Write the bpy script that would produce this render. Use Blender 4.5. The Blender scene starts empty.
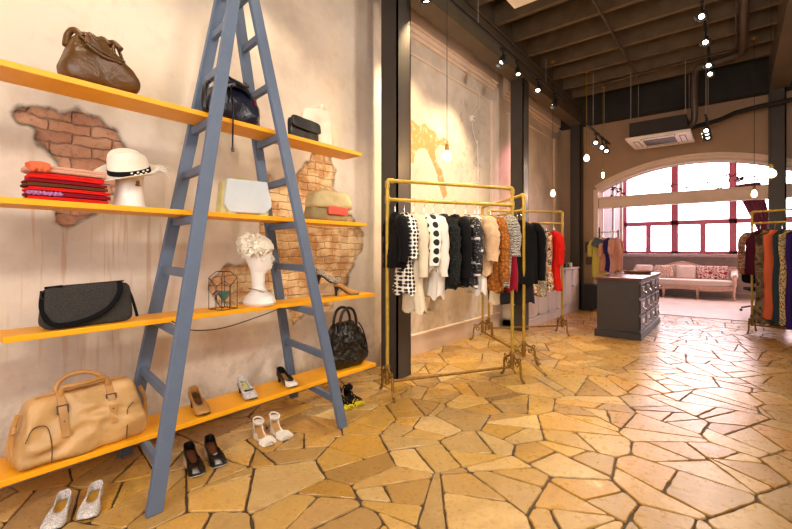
import bpy, math, random
import numpy as np
from mathutils import Vector, Matrix, noise
R = random.Random(7)
PI = math.pi
sc = bpy.context.scene
COL = sc.collection
V = Vector

# ------------------------------------------------------------------ mesh helpers
class G:
    def __init__(s): s.v = []; s.f = []
    def add(s, vs, fs):
        o = len(s.v); s.v += [tuple(p) for p in vs]; s.f += [tuple(o + i for i in f) for f in fs]; return o

def box(g, c, s, M=None, top=1.0):
    hx, hy, hz = s[0] / 2, s[1] / 2, s[2] / 2
    vs = []
    for z in (-1, 1):
        k = top if z > 0 else 1
        for x, y in ((-1, -1), (1, -1), (1, 1), (-1, 1)):
            p = V((x * hx * k, y * hy * k, z * hz))
            if M: p = M @ p
            vs.append(p + V(c))
    g.add(vs, [(3, 2, 1, 0), (4, 5, 6, 7), (0, 1, 5, 4), (1, 2, 6, 5), (2, 3, 7, 6), (3, 0, 4, 7)])
    return g

def bx(g, x0, x1, y0, y1, z0, z1):
    return box(g, ((x0 + x1) / 2, (y0 + y1) / 2, (z0 + z1) / 2), (abs(x1 - x0), abs(y1 - y0), abs(z1 - z0)))

def beam(g, p0, p1, w, h, up=(0, 0, 1)):
    p0, p1 = V(p0), V(p1); d = (p1 - p0); L = d.length; d.normalize()
    s = d.cross(V(up)).normalized(); u = s.cross(d)
    M = Matrix((s, u, d)).transposed()
    return box(g, (p0 + p1) / 2, (w, h, L), M)

def loft(g, rings, cap0=True, cap1=True, closed=True):
    n = len(rings[0]); vs = [p for r in rings for p in r]; fs = []
    for i in range(len(rings) - 1):
        for j in range(n if closed else n - 1):
            k = (j + 1) % n
            fs.append((i * n + j, i * n + k, (i + 1) * n + k, (i + 1) * n + j))
    if cap0: fs.append(tuple(reversed(range(n))))
    if cap1: fs.append(tuple((len(rings) - 1) * n + j for j in range(n)))
    g.add(vs, fs); return g

def catmull(pts, k=6):
    pts = [V(p) for p in pts]; out = []
    P = [pts[0] * 2 - pts[1]] + pts + [pts[-1] * 2 - pts[-2]]
    for i in range(1, len(P) - 2):
        for j in range(k):
            t = j / k; a, b, c, d = P[i - 1], P[i], P[i + 1], P[i + 2]
            out.append(.5 * ((2 * b) + (c - a) * t + (2 * a - 5 * b + 4 * c - d) * t * t + (3 * b - a - 3 * c + d) * t ** 3))
    out.append(pts[-1]); return out

def tube(g, pts, r, n=8, closed=False, flat=1.0, smooth=0):
    pts = catmull(pts, smooth) if smooth else [V(p) for p in pts]
    m = len(pts); rs = r if isinstance(r, (list, tuple)) else [r] * m
    if len(rs) != m: rs = [rs[min(len(rs) - 1, int(i * len(rs) / m))] + 0 for i in range(m)]
    rings = []; ref = None
    for i, p in enumerate(pts):
        if closed: d = pts[(i + 1) % m] - pts[i - 1]
        else: d = pts[min(i + 1, m - 1)] - pts[max(i - 1, 0)]
        if d.length < 1e-9: d = V((0, 0, 1))
        d.normalize()
        if ref is None:
            ref = V((0, 0, 1)) if abs(d.z) < .9 else V((1, 0, 0))
        u = (ref - d * ref.dot(d))
        if u.length < 1e-6: u = d.orthogonal()
        u.normalize(); ref = u; w = d.cross(u)
        rings.append([p + (u * math.cos(2 * PI * j / n) * flat + w * math.sin(2 * PI * j / n)) * rs[i] for j in range(n)])
    if closed: rings.append(rings[0]); loft(g, rings, False, False)
    else: loft(g, rings)
    return g

def lathe(g, prof, n=20, c=(0, 0, 0), sx=1, sy=1):
    rings = [[V((c[0] + sx * r * math.cos(2 * PI * j / n), c[1] + sy * r * math.sin(2 * PI * j / n), c[2] + z)) for j in range(n)] for r, z in prof]
    return loft(g, rings)

def ball(g, c, r, n=12, m=8):
    if not isinstance(r, (list, tuple)): r = (r, r, r)
    rings = [[V((c[0] + r[0] * math.sin(a) * math.cos(2 * PI * j / n), c[1] + r[1] * math.sin(a) * math.sin(2 * PI * j / n), c[2] - r[2] * math.cos(a))) for j in range(n)]
             for a in [max(.02, min(PI - .02, PI * i / m)) for i in range(m + 1)]]
    return loft(g, rings)

def soft(g, w, d, h, fn=None, n=14, e=5):
    """rounded soft box standing on z=0"""
    for ax in range(3):
        for sg in (-1, 1):
            vs = []
            for i in range(n + 1):
                for j in range(n + 1):
                    q = [0, 0, 0]; q[ax] = sg; q[(ax + 1) % 3] = math.tan((2 * i / n - 1) * .785) ; q[(ax + 2) % 3] = math.tan((2 * j / n - 1) * .785)
                    k = sum(abs(a) ** e for a in q) ** (1 / e)
                    q = [a / k for a in q]
                    p = V((q[0] * w / 2, q[1] * d / 2, (q[2] + 1) * h / 2))
                    if fn: p = fn(p)
                    vs.append(p)
            fs = []
            for i in range(n):
                for j in range(n):
                    a = i * (n + 1) + j; f = (a, a + n + 1, a + n + 2, a + 1)
                    fs.append(f if sg > 0 else f[::-1])
            g.add(vs, fs)
    return g

def mk(name, g, mat, parent=None, smooth=False, bevel=0, sub=0, solid=0, merge=False, ang=40, loc=None, rot=None, **props):
    me = bpy.data.meshes.new(name); me.from_pydata(g.v, [], g.f); me.update()
    if merge:
        import bmesh
        b = bmesh.new(); b.from_mesh(me); bmesh.ops.remove_doubles(b, verts=b.verts, dist=1e-5)
        bmesh.ops.recalc_face_normals(b, faces=b.faces); b.to_mesh(me); b.free()
    if smooth:
        me.polygons.foreach_set('use_smooth', [True] * len(me.polygons))
        try: me.set_sharp_from_angle(angle=math.radians(ang))
        except Exception: pass
    o = bpy.data.objects.new(name, me); COL.objects.link(o)
    if mat: me.materials.append(mat)
    if parent: o.parent = parent
    if solid:
        m = o.modifiers.new('s', 'SOLIDIFY'); m.thickness = solid; m.offset = 0
    if bevel:
        m = o.modifiers.new('b', 'BEVEL'); m.width = bevel; m.segments = 2; m.limit_method = 'ANGLE'; m.angle_limit = .6
    if sub:
        m = o.modifiers.new('u', 'SUBSURF'); m.levels = sub; m.render_levels = sub
    if loc: o.location = loc
    if rot: o.rotation_euler = rot
    for k, v in props.items(): o[k] = v
    return o

def thing(name, label, cat, loc=(0, 0, 0), rz=0, group=None, rot=None):
    o = bpy.data.objects.new(name, None); COL.objects.link(o); o.location = loc
    o.rotation_euler = rot or (0, 0, rz); o.empty_display_size = .05
    o['label'] = label; o['category'] = cat
    if group: o['group'] = group
    return o

def struct(name, g, mat, **k):
    o = mk(name, g, mat, **k)
    if not k.get('parent'): o['kind'] = 'structure'
    return o

def copy_tree(o, loc=None, rz=None, label=None, parent=None):
    c = o.copy(); COL.objects.link(c)
    if parent: c.parent = parent
    if loc is not None: c.location = loc
    if rz is not None: c.rotation_euler = (0, 0, rz)
    if label: c['label'] = label
    for ch in list(o.children): copy_tree(ch, parent=c)
    return c

def sm(a, b, x):
    t = max(0, min(1, (x - a) / (b - a))); return t * t * (3 - 2 * t)
def interp(t, tab):
    for (a, x), (b, y) in zip(tab, tab[1:]):
        if t <= b:
            return x + (y - x) * (t - a) / (b - a if b > a else 1)
    return tab[-1][1]
def nz(p, s=1, o=0): return noise.noise(V((p[0] * s + o, p[1] * s + o * 1.7, p[2] * s - o)))

# ------------------------------------------------------------------ materials
class NT:
    def __init__(s, name):
        s.m = bpy.data.materials.new(name); s.m.use_nodes = True; s.t = s.m.node_tree; s.n = s.t.nodes; s.l = s.t.links
        s.b = s.n['Principled BSDF']
    def node(s, ty, **k):
        n = s.n.new(ty)
        for a, v in k.items(): setattr(n, a, v)
        return n
    def link(s, a, b): s.l.new(a, b)
    def coord(s, kind='Object', scale=(1, 1, 1)):
        c = s.node('ShaderNodeTexCoord'); mp = s.node('ShaderNodeMapping'); s.link(c.outputs[kind], mp.inputs[0]); mp.inputs['Scale'].default_value = scale
        return mp.outputs[0]
    def noise(s, co, scale=5, detail=4, rough=.6, dist=0):
        n = s.node('ShaderNodeTexNoise'); s.link(co, n.inputs['Vector']); n.inputs['Scale'].default_value = scale
        n.inputs['Detail'].default_value = detail; n.inputs['Roughness'].default_value = rough; n.inputs['Distortion'].default_value = dist
        return n.outputs['Fac']
    def vor(s, co, scale=5, feat='F1', rnd=1):
        n = s.node('ShaderNodeTexVoronoi'); n.feature = feat; s.link(co, n.inputs['Vector']); n.inputs['Scale'].default_value = scale
        n.inputs['Randomness'].default_value = rnd; return n
    def ramp(s, fac, stops, mode='LINEAR'):
        r = s.node('ShaderNodeValToRGB'); r.color_ramp.interpolation = mode
        while len(r.color_ramp.elements) > 1: r.color_ramp.elements.remove(r.color_ramp.elements[-1])
        for i, (p, c) in enumerate(stops):
            e = r.color_ramp.elements[0] if i == 0 else r.color_ramp.elements.new(p)
            e.position = p; e.color = (c[0], c[1], c[2], 1) if not isinstance(c, (int, float)) else (c, c, c, 1)
        s.link(fac, r.inputs[0]); return r.outputs[0]
    def math(s, op, a, b=None, c=None):
        n = s.node('ShaderNodeMath', operation=op)
        for i, x in enumerate((a, b, c)):
            if x is None: continue
            if isinstance(x, (int, float)): n.inputs[i].default_value = x
            else: s.link(x, n.inputs[i])
        return n.outputs[0]
    def mix(s, fac, a, b, mode='MIX'):
        n = s.node('ShaderNodeMix', data_type='RGBA', blend_type=mode)
        for i, x in ((0, fac), (6, a), (7, b)):
            if isinstance(x, (int, float)): n.inputs[i].default_value = x
            elif isinstance(x, tuple): n.inputs[i].default_value = (*x[:3], 1)
            else: s.link(x, n.inputs[i])
        return n.outputs[2]
    def bump(s, h, strength=.3, dist=.01, prev=None):
        n = s.node('ShaderNodeBump'); n.inputs['Strength'].default_value = strength; n.inputs['Distance'].default_value = dist
        s.link(h, n.inputs['Height'])
        if prev: s.link(prev, n.inputs['Normal'])
        s.link(n.outputs[0], s.b.inputs['Normal']); return n.outputs[0]
    def color(s, c):
        if isinstance(c, tuple): s.b.inputs['Base Color'].default_value = (*c[:3], 1)
        else: s.link(c, s.b.inputs['Base Color'])
    def set(s, **k):
        for a, v in k.items():
            i = s.b.inputs[a.replace('_', ' ')]
            if isinstance(v, (int, float)): i.default_value = v
            elif isinstance(v, tuple): i.default_value = (*v, 1) if len(v) == 3 and i.type == 'RGBA' else v
            else: s.link(v, i)
        return s

def rgb(r, g, b):  # 8-bit display values to linear
    f = lambda c: (c / 255 / 12.92) if c <= 10 else ((c / 255 + .055) / 1.055) ** 2.4
    return (f(r), f(g), f(b))

def simple(name, c, rough=.6, metal=0, var=.12, vs=8, bump=.0, bs=60, coat=0, sheen=0):
    t = NT(name); co = t.coord()
    n = t.noise(co, vs, 3)
    hi = tuple(min(1, x * (1 + var)) for x in c); lo = tuple(x * (1 - var) for x in c)
    t.color(t.ramp(n, [(.3, lo), (.7, hi)])); t.set(Roughness=rough, Metallic=metal)
    if coat: t.set(Coat_Weight=coat)
    if sheen: t.set(Sheen_Weight=sheen)
    if bump: t.bump(t.noise(co, bs, 5), bump, .01)
    return t.m

M = {}
M['ladder'] = simple('ladder_paint', rgb(92, 108, 132), .5, bump=.1, bs=30, var=.08)
M['shelf'] = simple('shelf_paint', rgb(250, 174, 20), .45, var=.05, bump=.05, bs=20)
M['steel_paint'] = simple('column_paint', rgb(60, 54, 49), .5, var=.08, bump=.08)
M['brass'] = simple('brass_paint', rgb(180, 150, 56), .42, .35, var=.2, vs=20, bump=.15, bs=50)
M['iron_brass'] = simple('aged_brass', rgb(140, 104, 42), .42, .55, var=.35, vs=30, bump=.4, bs=60)
M['joist'] = simple('joist_wood', rgb(104, 88, 68), .7, var=.2, vs=5)
M['ceiling'] = simple('ceiling_board', rgb(44, 42, 40), .8, var=.25, vs=3)
M['beam'] = simple('beam_paint', rgb(96, 84, 66), .6, var=.12, vs=3)
M['black'] = simple('black_metal', rgb(26, 25, 26), .45)
M['pipe'] = simple('grey_pipe', rgb(88, 76, 66), .45, .2)
M['darkpipe'] = simple('insulated_pipe', rgb(38, 32, 32), .7)
M['wire'] = simple('wire', rgb(150, 140, 128), .5)
M['white'] = simple('white_plastic', rgb(226, 220, 214), .5, var=.03)
M['trim'] = simple('trim_paint', rgb(226, 204, 186), .55, var=.06, vs=3, bump=.06, bs=20)
M['backwall'] = simple('taupe_wall', rgb(170, 142, 116), .75, var=.1, vs=1.2, bump=.1, bs=20)
M['window_frame'] = simple('frame_pink_flare', rgb(176, 92, 118), .4, var=.06)  # pink window flare put into the colour of the bars
M['mannequin'] = simple('mannequin_gloss', rgb(240, 234, 228), .35, var=.02, coat=.2)
M['chrome'] = simple('chrome', (.7, .7, .7), .18, 1, var=.02)
M['leather_black'] = simple('black_leather', rgb(14, 13, 14), .35, var=.2, bump=.2, bs=90)
M['cab_white'] = simple('cabinet_white', rgb(222, 208, 200), .5, var=.05)

def leather(name, c, rough=.45, crease=.5, sc_=6, var=.18):
    t = NT(name); co = t.coord(); n = t.noise(co, sc_, 5, .55, .4)
    t.color(t.ramp(n, [(.25, tuple(x * (1 - var * 1.5) for x in c)), (.75, tuple(min(1, x * (1 + var)) for x in c))]))
    t.set(Roughness=rough)
    v = t.vor(co, 260).outputs['Distance']
    b1 = t.bump(n, crease, .03); t.bump(v, .15, .002, b1); return t.m
M['tan'] = leather('tan_leather', rgb(206, 164, 106), .42, .8, 5)
M['tan_dark'] = leather('tan_leather_handle', rgb(184, 136, 76), .4, .2)
M['brown'] = leather('brown_leather', rgb(92, 60, 24), .4, .7)
M['navy'] = leather('navy_leather', rgb(20, 24, 44), .3, .6)
M['blackbag'] = leather('crinkled_black_leather', rgb(13, 13, 9), .2, 1.0, 14)
M['clutch'] = leather('clutch_leather', rgb(22, 21, 22), .3, .4)
M['cream_leather'] = leather('cream_leather', rgb(232, 218, 200), .5, .4)
M['paleblue'] = leather('pale_blue_leather', rgb(206, 216, 222), .5, .12, var=.04)
M['lime_cream'] = leather('lime_cream_leather', rgb(214, 206, 140), .5, .2)
M['olive'] = leather('olive_canvas', rgb(150, 132, 88), .7, .5)
M['beige_leather'] = leather('beige_leather', rgb(200, 178, 126), .55, .4)
M['coral_leather'] = leather('coral_leather', rgb(220, 92, 72), .5, .2)

def fabric(name, c, weave=400, var=.15, rough=.9, bump=.25, c2=None):
    t = NT(name); co = t.coord(); n = t.noise(co, 220, 2); n2 = t.noise(co, 5, 3)
    c2 = c2 or tuple(min(1, x * 1.6 + .02) for x in c)
    k = t.ramp(n, [(.35, tuple(x * (1 - var) for x in c)), (.7, c2)])
    k = t.mix(.35, k, t.ramp(n2, [(.3, tuple(x * .7 for x in c)), (.7, c)]))
    t.color(k); t.set(Roughness=rough, Sheen_Weight=.02, Specular_IOR_Level=.15); b = t.bump(n2, .3, .03); t.bump(n, bump, .003, b); return t.m
M['felt'] = fabric('grey_felt', rgb(48, 47, 46), c2=rgb(84, 80, 76))
M['f_black'] = fabric('black_cloth', rgb(10, 10, 12), c2=rgb(26, 25, 28))
M['f_darkgrey'] = fabric('dark_grey_cloth', rgb(34, 32, 36), c2=rgb(52, 50, 52))
M['f_cream'] = fabric('cream_cloth', rgb(228, 212, 180), c2=rgb(240, 228, 205))
M['f_white'] = fabric('white_cloth', rgb(236, 228, 214), c2=rgb(250, 244, 234))
M['f_beige'] = fabric('beige_wool', rgb(206, 168, 124), c2=rgb(226, 194, 152))
M['f_red'] = fabric('red_cloth', rgb(214, 26, 20), c2=rgb(236, 44, 32))
M['f_dred'] = fabric('wine_red_cloth', rgb(132, 16, 36), c2=rgb(160, 30, 48))
M['f_maroon'] = fabric('maroon_cloth', rgb(74, 22, 42), c2=rgb(96, 32, 56))
M['f_coral'] = fabric('coral_cloth', rgb(226, 106, 70), c2=rgb(240, 130, 90))
M['f_indigo'] = fabric('indigo_cloth', rgb(54, 34, 104), c2=rgb(70, 46, 128))
M['f_mustard'] = fabric('mustard_cloth', rgb(150, 116, 18), c2=rgb(176, 140, 30))
M['f_teal'] = fabric('teal_cloth', rgb(44, 62, 74), c2=rgb(62, 82, 92))
M['f_lime'] = fabric('yellow_green_cloth', rgb(216, 208, 90), c2=rgb(236, 226, 130))
M['f_peach'] = fabric('peach_cloth', rgb(232, 164, 136), c2=rgb(244, 186, 160))
M['f_p2'] = fabric('blush_cloth', rgb(226, 170, 160), c2=rgb(240, 196, 186))
M['f_navy'] = fabric('navy_cloth', rgb(50, 40, 96), c2=rgb(70, 58, 120))
M['f_yellow'] = fabric('bright_yellow_cloth', rgb(220, 200, 30), c2=rgb(240, 222, 60))
M['curtain'] = fabric('plum_curtain', rgb(104, 52, 76), c2=rgb(140, 76, 104))
M['sofa'] = fabric('sofa_linen', rgb(236, 222, 214), c2=rgb(246, 236, 230))
M['pillow'] = fabric('pillow_linen', rgb(240, 228, 222), c2=rgb(248, 240, 236))
M['straw'] = fabric('white_straw', rgb(242, 234, 214), c2=rgb(252, 246, 232))
M['f_pink'] = fabric('dusty_pink_cloth', rgb(214, 160, 136), c2=rgb(226, 178, 154))
M['f_brown'] = fabric('brown_cloth', rgb(96, 54, 30), c2=rgb(116, 70, 40))
M['f_lilac'] = fabric('lilac_cloth', rgb(176, 110, 170), c2=rgb(200, 140, 190))

def dots(name, bg, fg, scale, th, rnd=.3, axis=(1, 1, 1)):
    t = NT(name); co = t.coord(scale=axis); v = t.vor(co, scale, rnd=rnd)
    f = t.ramp(v.outputs['Distance'], [(0, 1.), (th, 0.)], 'CONSTANT')
    t.color(t.mix(f, bg, fg)); t.set(Roughness=.85); t.bump(t.noise(co, 8, 3), .3, .02); return t.m
M['p_dots_s'] = dots('small_dot_print', rgb(240, 234, 220), rgb(24, 22, 24), 30, .42, .25, (.001, 1, 1))
M['p_dots_l'] = dots('large_dot_print', rgb(242, 236, 220), rgb(24, 24, 26), 13, .37, 0, (.001, 1.0, 1))
M['p_leopard'] = dots('leopard_print', rgb(214, 190, 140), rgb(50, 36, 24), 45, .4, 1)
def blotch(name, cols, scale=14):
    t = NT(name); co = t.coord(); v = t.noise(co, scale, 3, .5, .6)
    n = len(cols); st = [(.3 + .4 * i / n if i else 0, c) for i, c in enumerate(cols)]
    t.color(t.ramp(v, st, 'CONSTANT')); t.set(Roughness=.8); t.bump(t.noise(co, 7, 3), .3, .02); return t.m
M['p_floral'] = blotch('yellow_floral_print', [rgb(20, 20, 22), rgb(214, 196, 40), rgb(236, 230, 210), rgb(24, 24, 30), rgb(222, 140, 40), rgb(24, 24, 24)], 22)
M['p_bw'] = blotch('black_white_print', [rgb(18, 18, 22), rgb(230, 220, 200), rgb(24, 24, 28), rgb(222, 210, 190), rgb(20, 20, 22)], 34)
M['p_flower2'] = blotch('orange_cream_print', [rgb(30, 26, 28), rgb(214, 120, 60), rgb(226, 214, 190), rgb(60, 70, 80), rgb(30, 28, 30)], 26)
M['p_olive'] = blotch('olive_print', [rgb(58, 46, 34), rgb(104, 88, 60), rgb(134, 116, 84), rgb(64, 50, 40)], 7)
M['p_sleeve'] = blotch('patterned_sleeve', [rgb(40, 24, 34), rgb(190, 120, 70), rgb(60, 40, 60), rgb(204, 170, 140), rgb(50, 30, 40)], 34)
M['p_cushion'] = blotch('printed_cushion', [rgb(240, 226, 216), rgb(214, 170, 150), rgb(238, 224, 214), rgb(160, 120, 118), rgb(240, 228, 220)], 13)
M['p_cushion_red'] = blotch('printed_cushion_red', [rgb(238, 220, 212), rgb(150, 36, 66), rgb(236, 216, 210), rgb(110, 70, 84), rgb(240, 226, 220)], 9)
M['glitter'] = blotch('silver_glitter', [rgb(150, 150, 160), rgb(225, 220, 215), rgb(180, 176, 178), rgb(236, 232, 228)], 90); 
M['snake'] = blotch('snakeskin', [rgb(90, 84, 80), rgb(190, 178, 160), rgb(120, 110, 100), rgb(214, 204, 190)], 60)
def wavy(name, a, b, scale, dist, th=.5, coord=(1, 1, 1), typ='SIN'):
    t = NT(name); co = t.coord(scale=coord); w = t.node('ShaderNodeTexWave'); w.wave_profile = typ; w.bands_direction = 'Z'
    t.link(co, w.inputs[0]); w.inputs['Scale'].default_value = scale; w.inputs['Distortion'].default_value = dist; w.inputs['Detail Scale'].default_value = 3
    t.color(t.ramp(w.outputs['Fac'], [(0, a), (th, b)], 'CONSTANT')); t.set(Roughness=.85); return t.m
M['p_zig'] = wavy('zigzag_knit', rgb(24, 24, 26), rgb(206, 196, 180), 22, 5, .62)
def knit(name, c, scale=28, st=.8):
    t = NT(name); co = t.coord(); v = t.vor(co, scale, 'F1', .7); n = t.noise(co, 6, 3)
    t.color(t.ramp(v.outputs['Distance'], [(0, tuple(min(1, x * 1.3) for x in c)), (.6, tuple(x * .45 for x in c))]))
    t.set(Roughness=.9); b = t.bump(n, .4, .03); t.bump(t.ramp(v.outputs['Distance'], [(0, 1.), (.7, 0.)]), st, .012, b); return t.m
M['k_mustard'] = knit('mustard_knit', rgb(190, 112, 30), 34)
M['k_green'] = knit('dark_green_shag', rgb(18, 24, 20), 50, 1)
M['k_fluff'] = simple('beige_fluff', rgb(222, 184, 142), .95, var=.14, vs=30, bump=1.0, bs=110)
M['gold'] = simple('gold_lining', rgb(206, 156, 44), .3, .3)
t = NT('black_white_brocade'); co = t.coord(); b_ = t.node('ShaderNodeTexBrick'); t.link(co, b_.inputs[0])
c0 = t.coord(scale=(1, 1, 1)); sep = t.node('ShaderNodeSeparateXYZ'); t.link(c0, sep.inputs[0])
zz = t.math('FRACT', t.math('MULTIPLY', sep.outputs[2], 9.0)); 
m1 = t.math('GREATER_THAN', zz, .8)
v = t.vor(c0, 60).outputs['Distance']; m2 = t.math('LESS_THAN', v, .2)
t.color(t.mix(t.math('MAXIMUM', t.math('MULTIPLY', m1, t.math('GREATER_THAN', t.noise(c0, 20, 1), .5)), m2), rgb(20, 19, 22), rgb(210, 204, 200))); t.set(Roughness=.7); M['p_grid'] = t.m

# glass
t = NT('clear_acrylic'); t.color((.95, .97, .97)); t.set(Roughness=.05, Transmission_Weight=.95, IOR=1.3, Alpha=.55); M['acrylic'] = t.m
def emis(name, c, s, transp=0):
    m = bpy.data.materials.new(name); m.use_nodes = True; nt = m.node_tree; nt.nodes.clear()
    o = nt.nodes.new('ShaderNodeOutputMaterial'); e = nt.nodes.new('ShaderNodeEmission'); e.inputs[0].default_value = (*c, 1); e.inputs[1].default_value = s
    if transp:
        tr = nt.nodes.new('ShaderNodeBsdfTransparent'); mx = nt.nodes.new('ShaderNodeMixShader'); mx.inputs[0].default_value = 1 - transp
        nt.links.new(tr.outputs[0], mx.inputs[1]); nt.links.new(e.outputs[0], mx.inputs[2]); nt.links.new(mx.outputs[0], o.inputs[0])
    else: nt.links.new(e.outputs[0], o.inputs[0])
    return m
M['bulb'] = emis('lit_bulb', (1, .66, .30), 14, .5)
M['lampface'] = emis('lamp_face', (1, .86, .66), 14)
M['lampface_dim'] = emis('lamp_face_dim', (1, .8, .6), 3)
t = NT('window_glass'); nt = t.t; nt.nodes.clear()
o_ = nt.nodes.new('ShaderNodeOutputMaterial'); tr = nt.nodes.new('ShaderNodeBsdfTransparent'); gl = nt.nodes.new('ShaderNodeBsdfGlossy'); gl.inputs['Roughness'].default_value = .02
tr.inputs[0].default_value = (.98, .97, .96, 1)
mx = nt.nodes.new('ShaderNodeMixShader'); mx.inputs[0].default_value = .05; nt.links.new(tr.outputs[0], mx.inputs[1]); nt.links.new(gl.outputs[0], mx.inputs[2]); nt.links.new(mx.outputs[0], o_.inputs[0]); M['glass'] = t.m

gp = M['glass'].copy(); gp.name = 'pink_daylight_glass'; gp.node_tree.nodes['Transparent BSDF'].inputs[0].default_value = (1, .90, .94, 1); M['glass_pink_light'] = gp  # pink of the incoming daylight put into the pane colour
# ------------------------------------------------------------------ the setting
# plaster wall with bare brick patches
P1 = [(.43,2.06),(.47,2.10),(.52,2.12),(.577,2.12),(.64,2.10),(.70,2.14),(.743,2.165),(.78,2.13),(.846,2.136),(.88,2.09),(.927,2.072),(.984,1.987),(1.02,1.93),(.99,1.80),(.955,1.722),(.92,1.66),(.872,1.617),(.84,1.56),(.768,1.515),(.72,1.47),(.67,1.431),(.609,1.455),(.63,1.53),(.637,1.595),(.60,1.68),(.655,1.774),(.62,1.83),(.577,1.878),(.54,1.93),(.53,2.0),(.47,2.0)]
P2 = [(1.95,1.86),(2.0,1.965),(2.08,1.95),(2.128,1.90),(2.25,1.93),(2.372,2.0),(2.44,2.10),(2.511,2.14),(2.57,2.28),(2.632,2.40),(2.72,2.46),(2.79,2.35),(2.78,2.2),(2.84,2.10),(2.80,1.95),(2.80,1.78),(2.95,1.70),(3.06,1.66),(3.12,1.56),(3.22,1.50),(3.24,1.36),(3.16,1.25),(3.107,1.142),(3.02,1.05),(2.98,.90),(2.86,.86),(2.80,.72),(2.62,.66),(2.45,.70),(2.32,.62),(2.27,.75),(2.25,.88),(2.12,.95),(1.98,.92),(1.80,.86),(1.62,.90),(1.54,1.0),(1.60,1.12),(1.70,1.20),(1.80,1.17),(1.93,1.22),(2.0,1.35),(1.97,1.6)]
P4 = [(4.0,2.88),(4.12,2.93),(4.25,2.87),(4.38,2.95),(4.5,2.88),(4.6,2.90),(4.7,2.80),(4.86,2.86),(4.96,2.80),(4.90,2.72),(4.72,2.70),(4.62,2.62),(4.66,2.48),(4.80,2.38),(4.86,2.25),(4.93,2.05),(4.82,1.98),(4.70,2.15),(4.62,2.35),(4.50,2.5),(4.40,2.60),(4.22,2.55),(4.14,2.38),(4.02,2.36)]
P5 = [(7.55,2.75),(7.7,2.82),(7.8,2.72),(7.78,2.52),(7.68,2.42),(7.58,2.5)]
def sdist(Y, Z, poly):
    inside = np.zeros(Y.shape, bool); dmin = np.full(Y.shape, 9.)
    for (x0, y0), (x1, y1) in zip(poly, poly[1:] + poly[:1]):
        c = ((y0 > Z) != (y1 > Z)) & (Y < (x1 - x0) * (Z - y0) / ((y1 - y0) or 1e-9) + x0); inside ^= c
        dx, dy = x1 - x0, y1 - y0; t_ = np.clip(((Y - x0) * dx + (Z - y0) * dy) / (dx * dx + dy * dy + 1e-12), 0, 1)
        dmin = np.minimum(dmin, np.hypot(Y - x0 - t_ * dx, Z - y0 - t_ * dy))
    return np.where(inside, dmin, -dmin)
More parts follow.
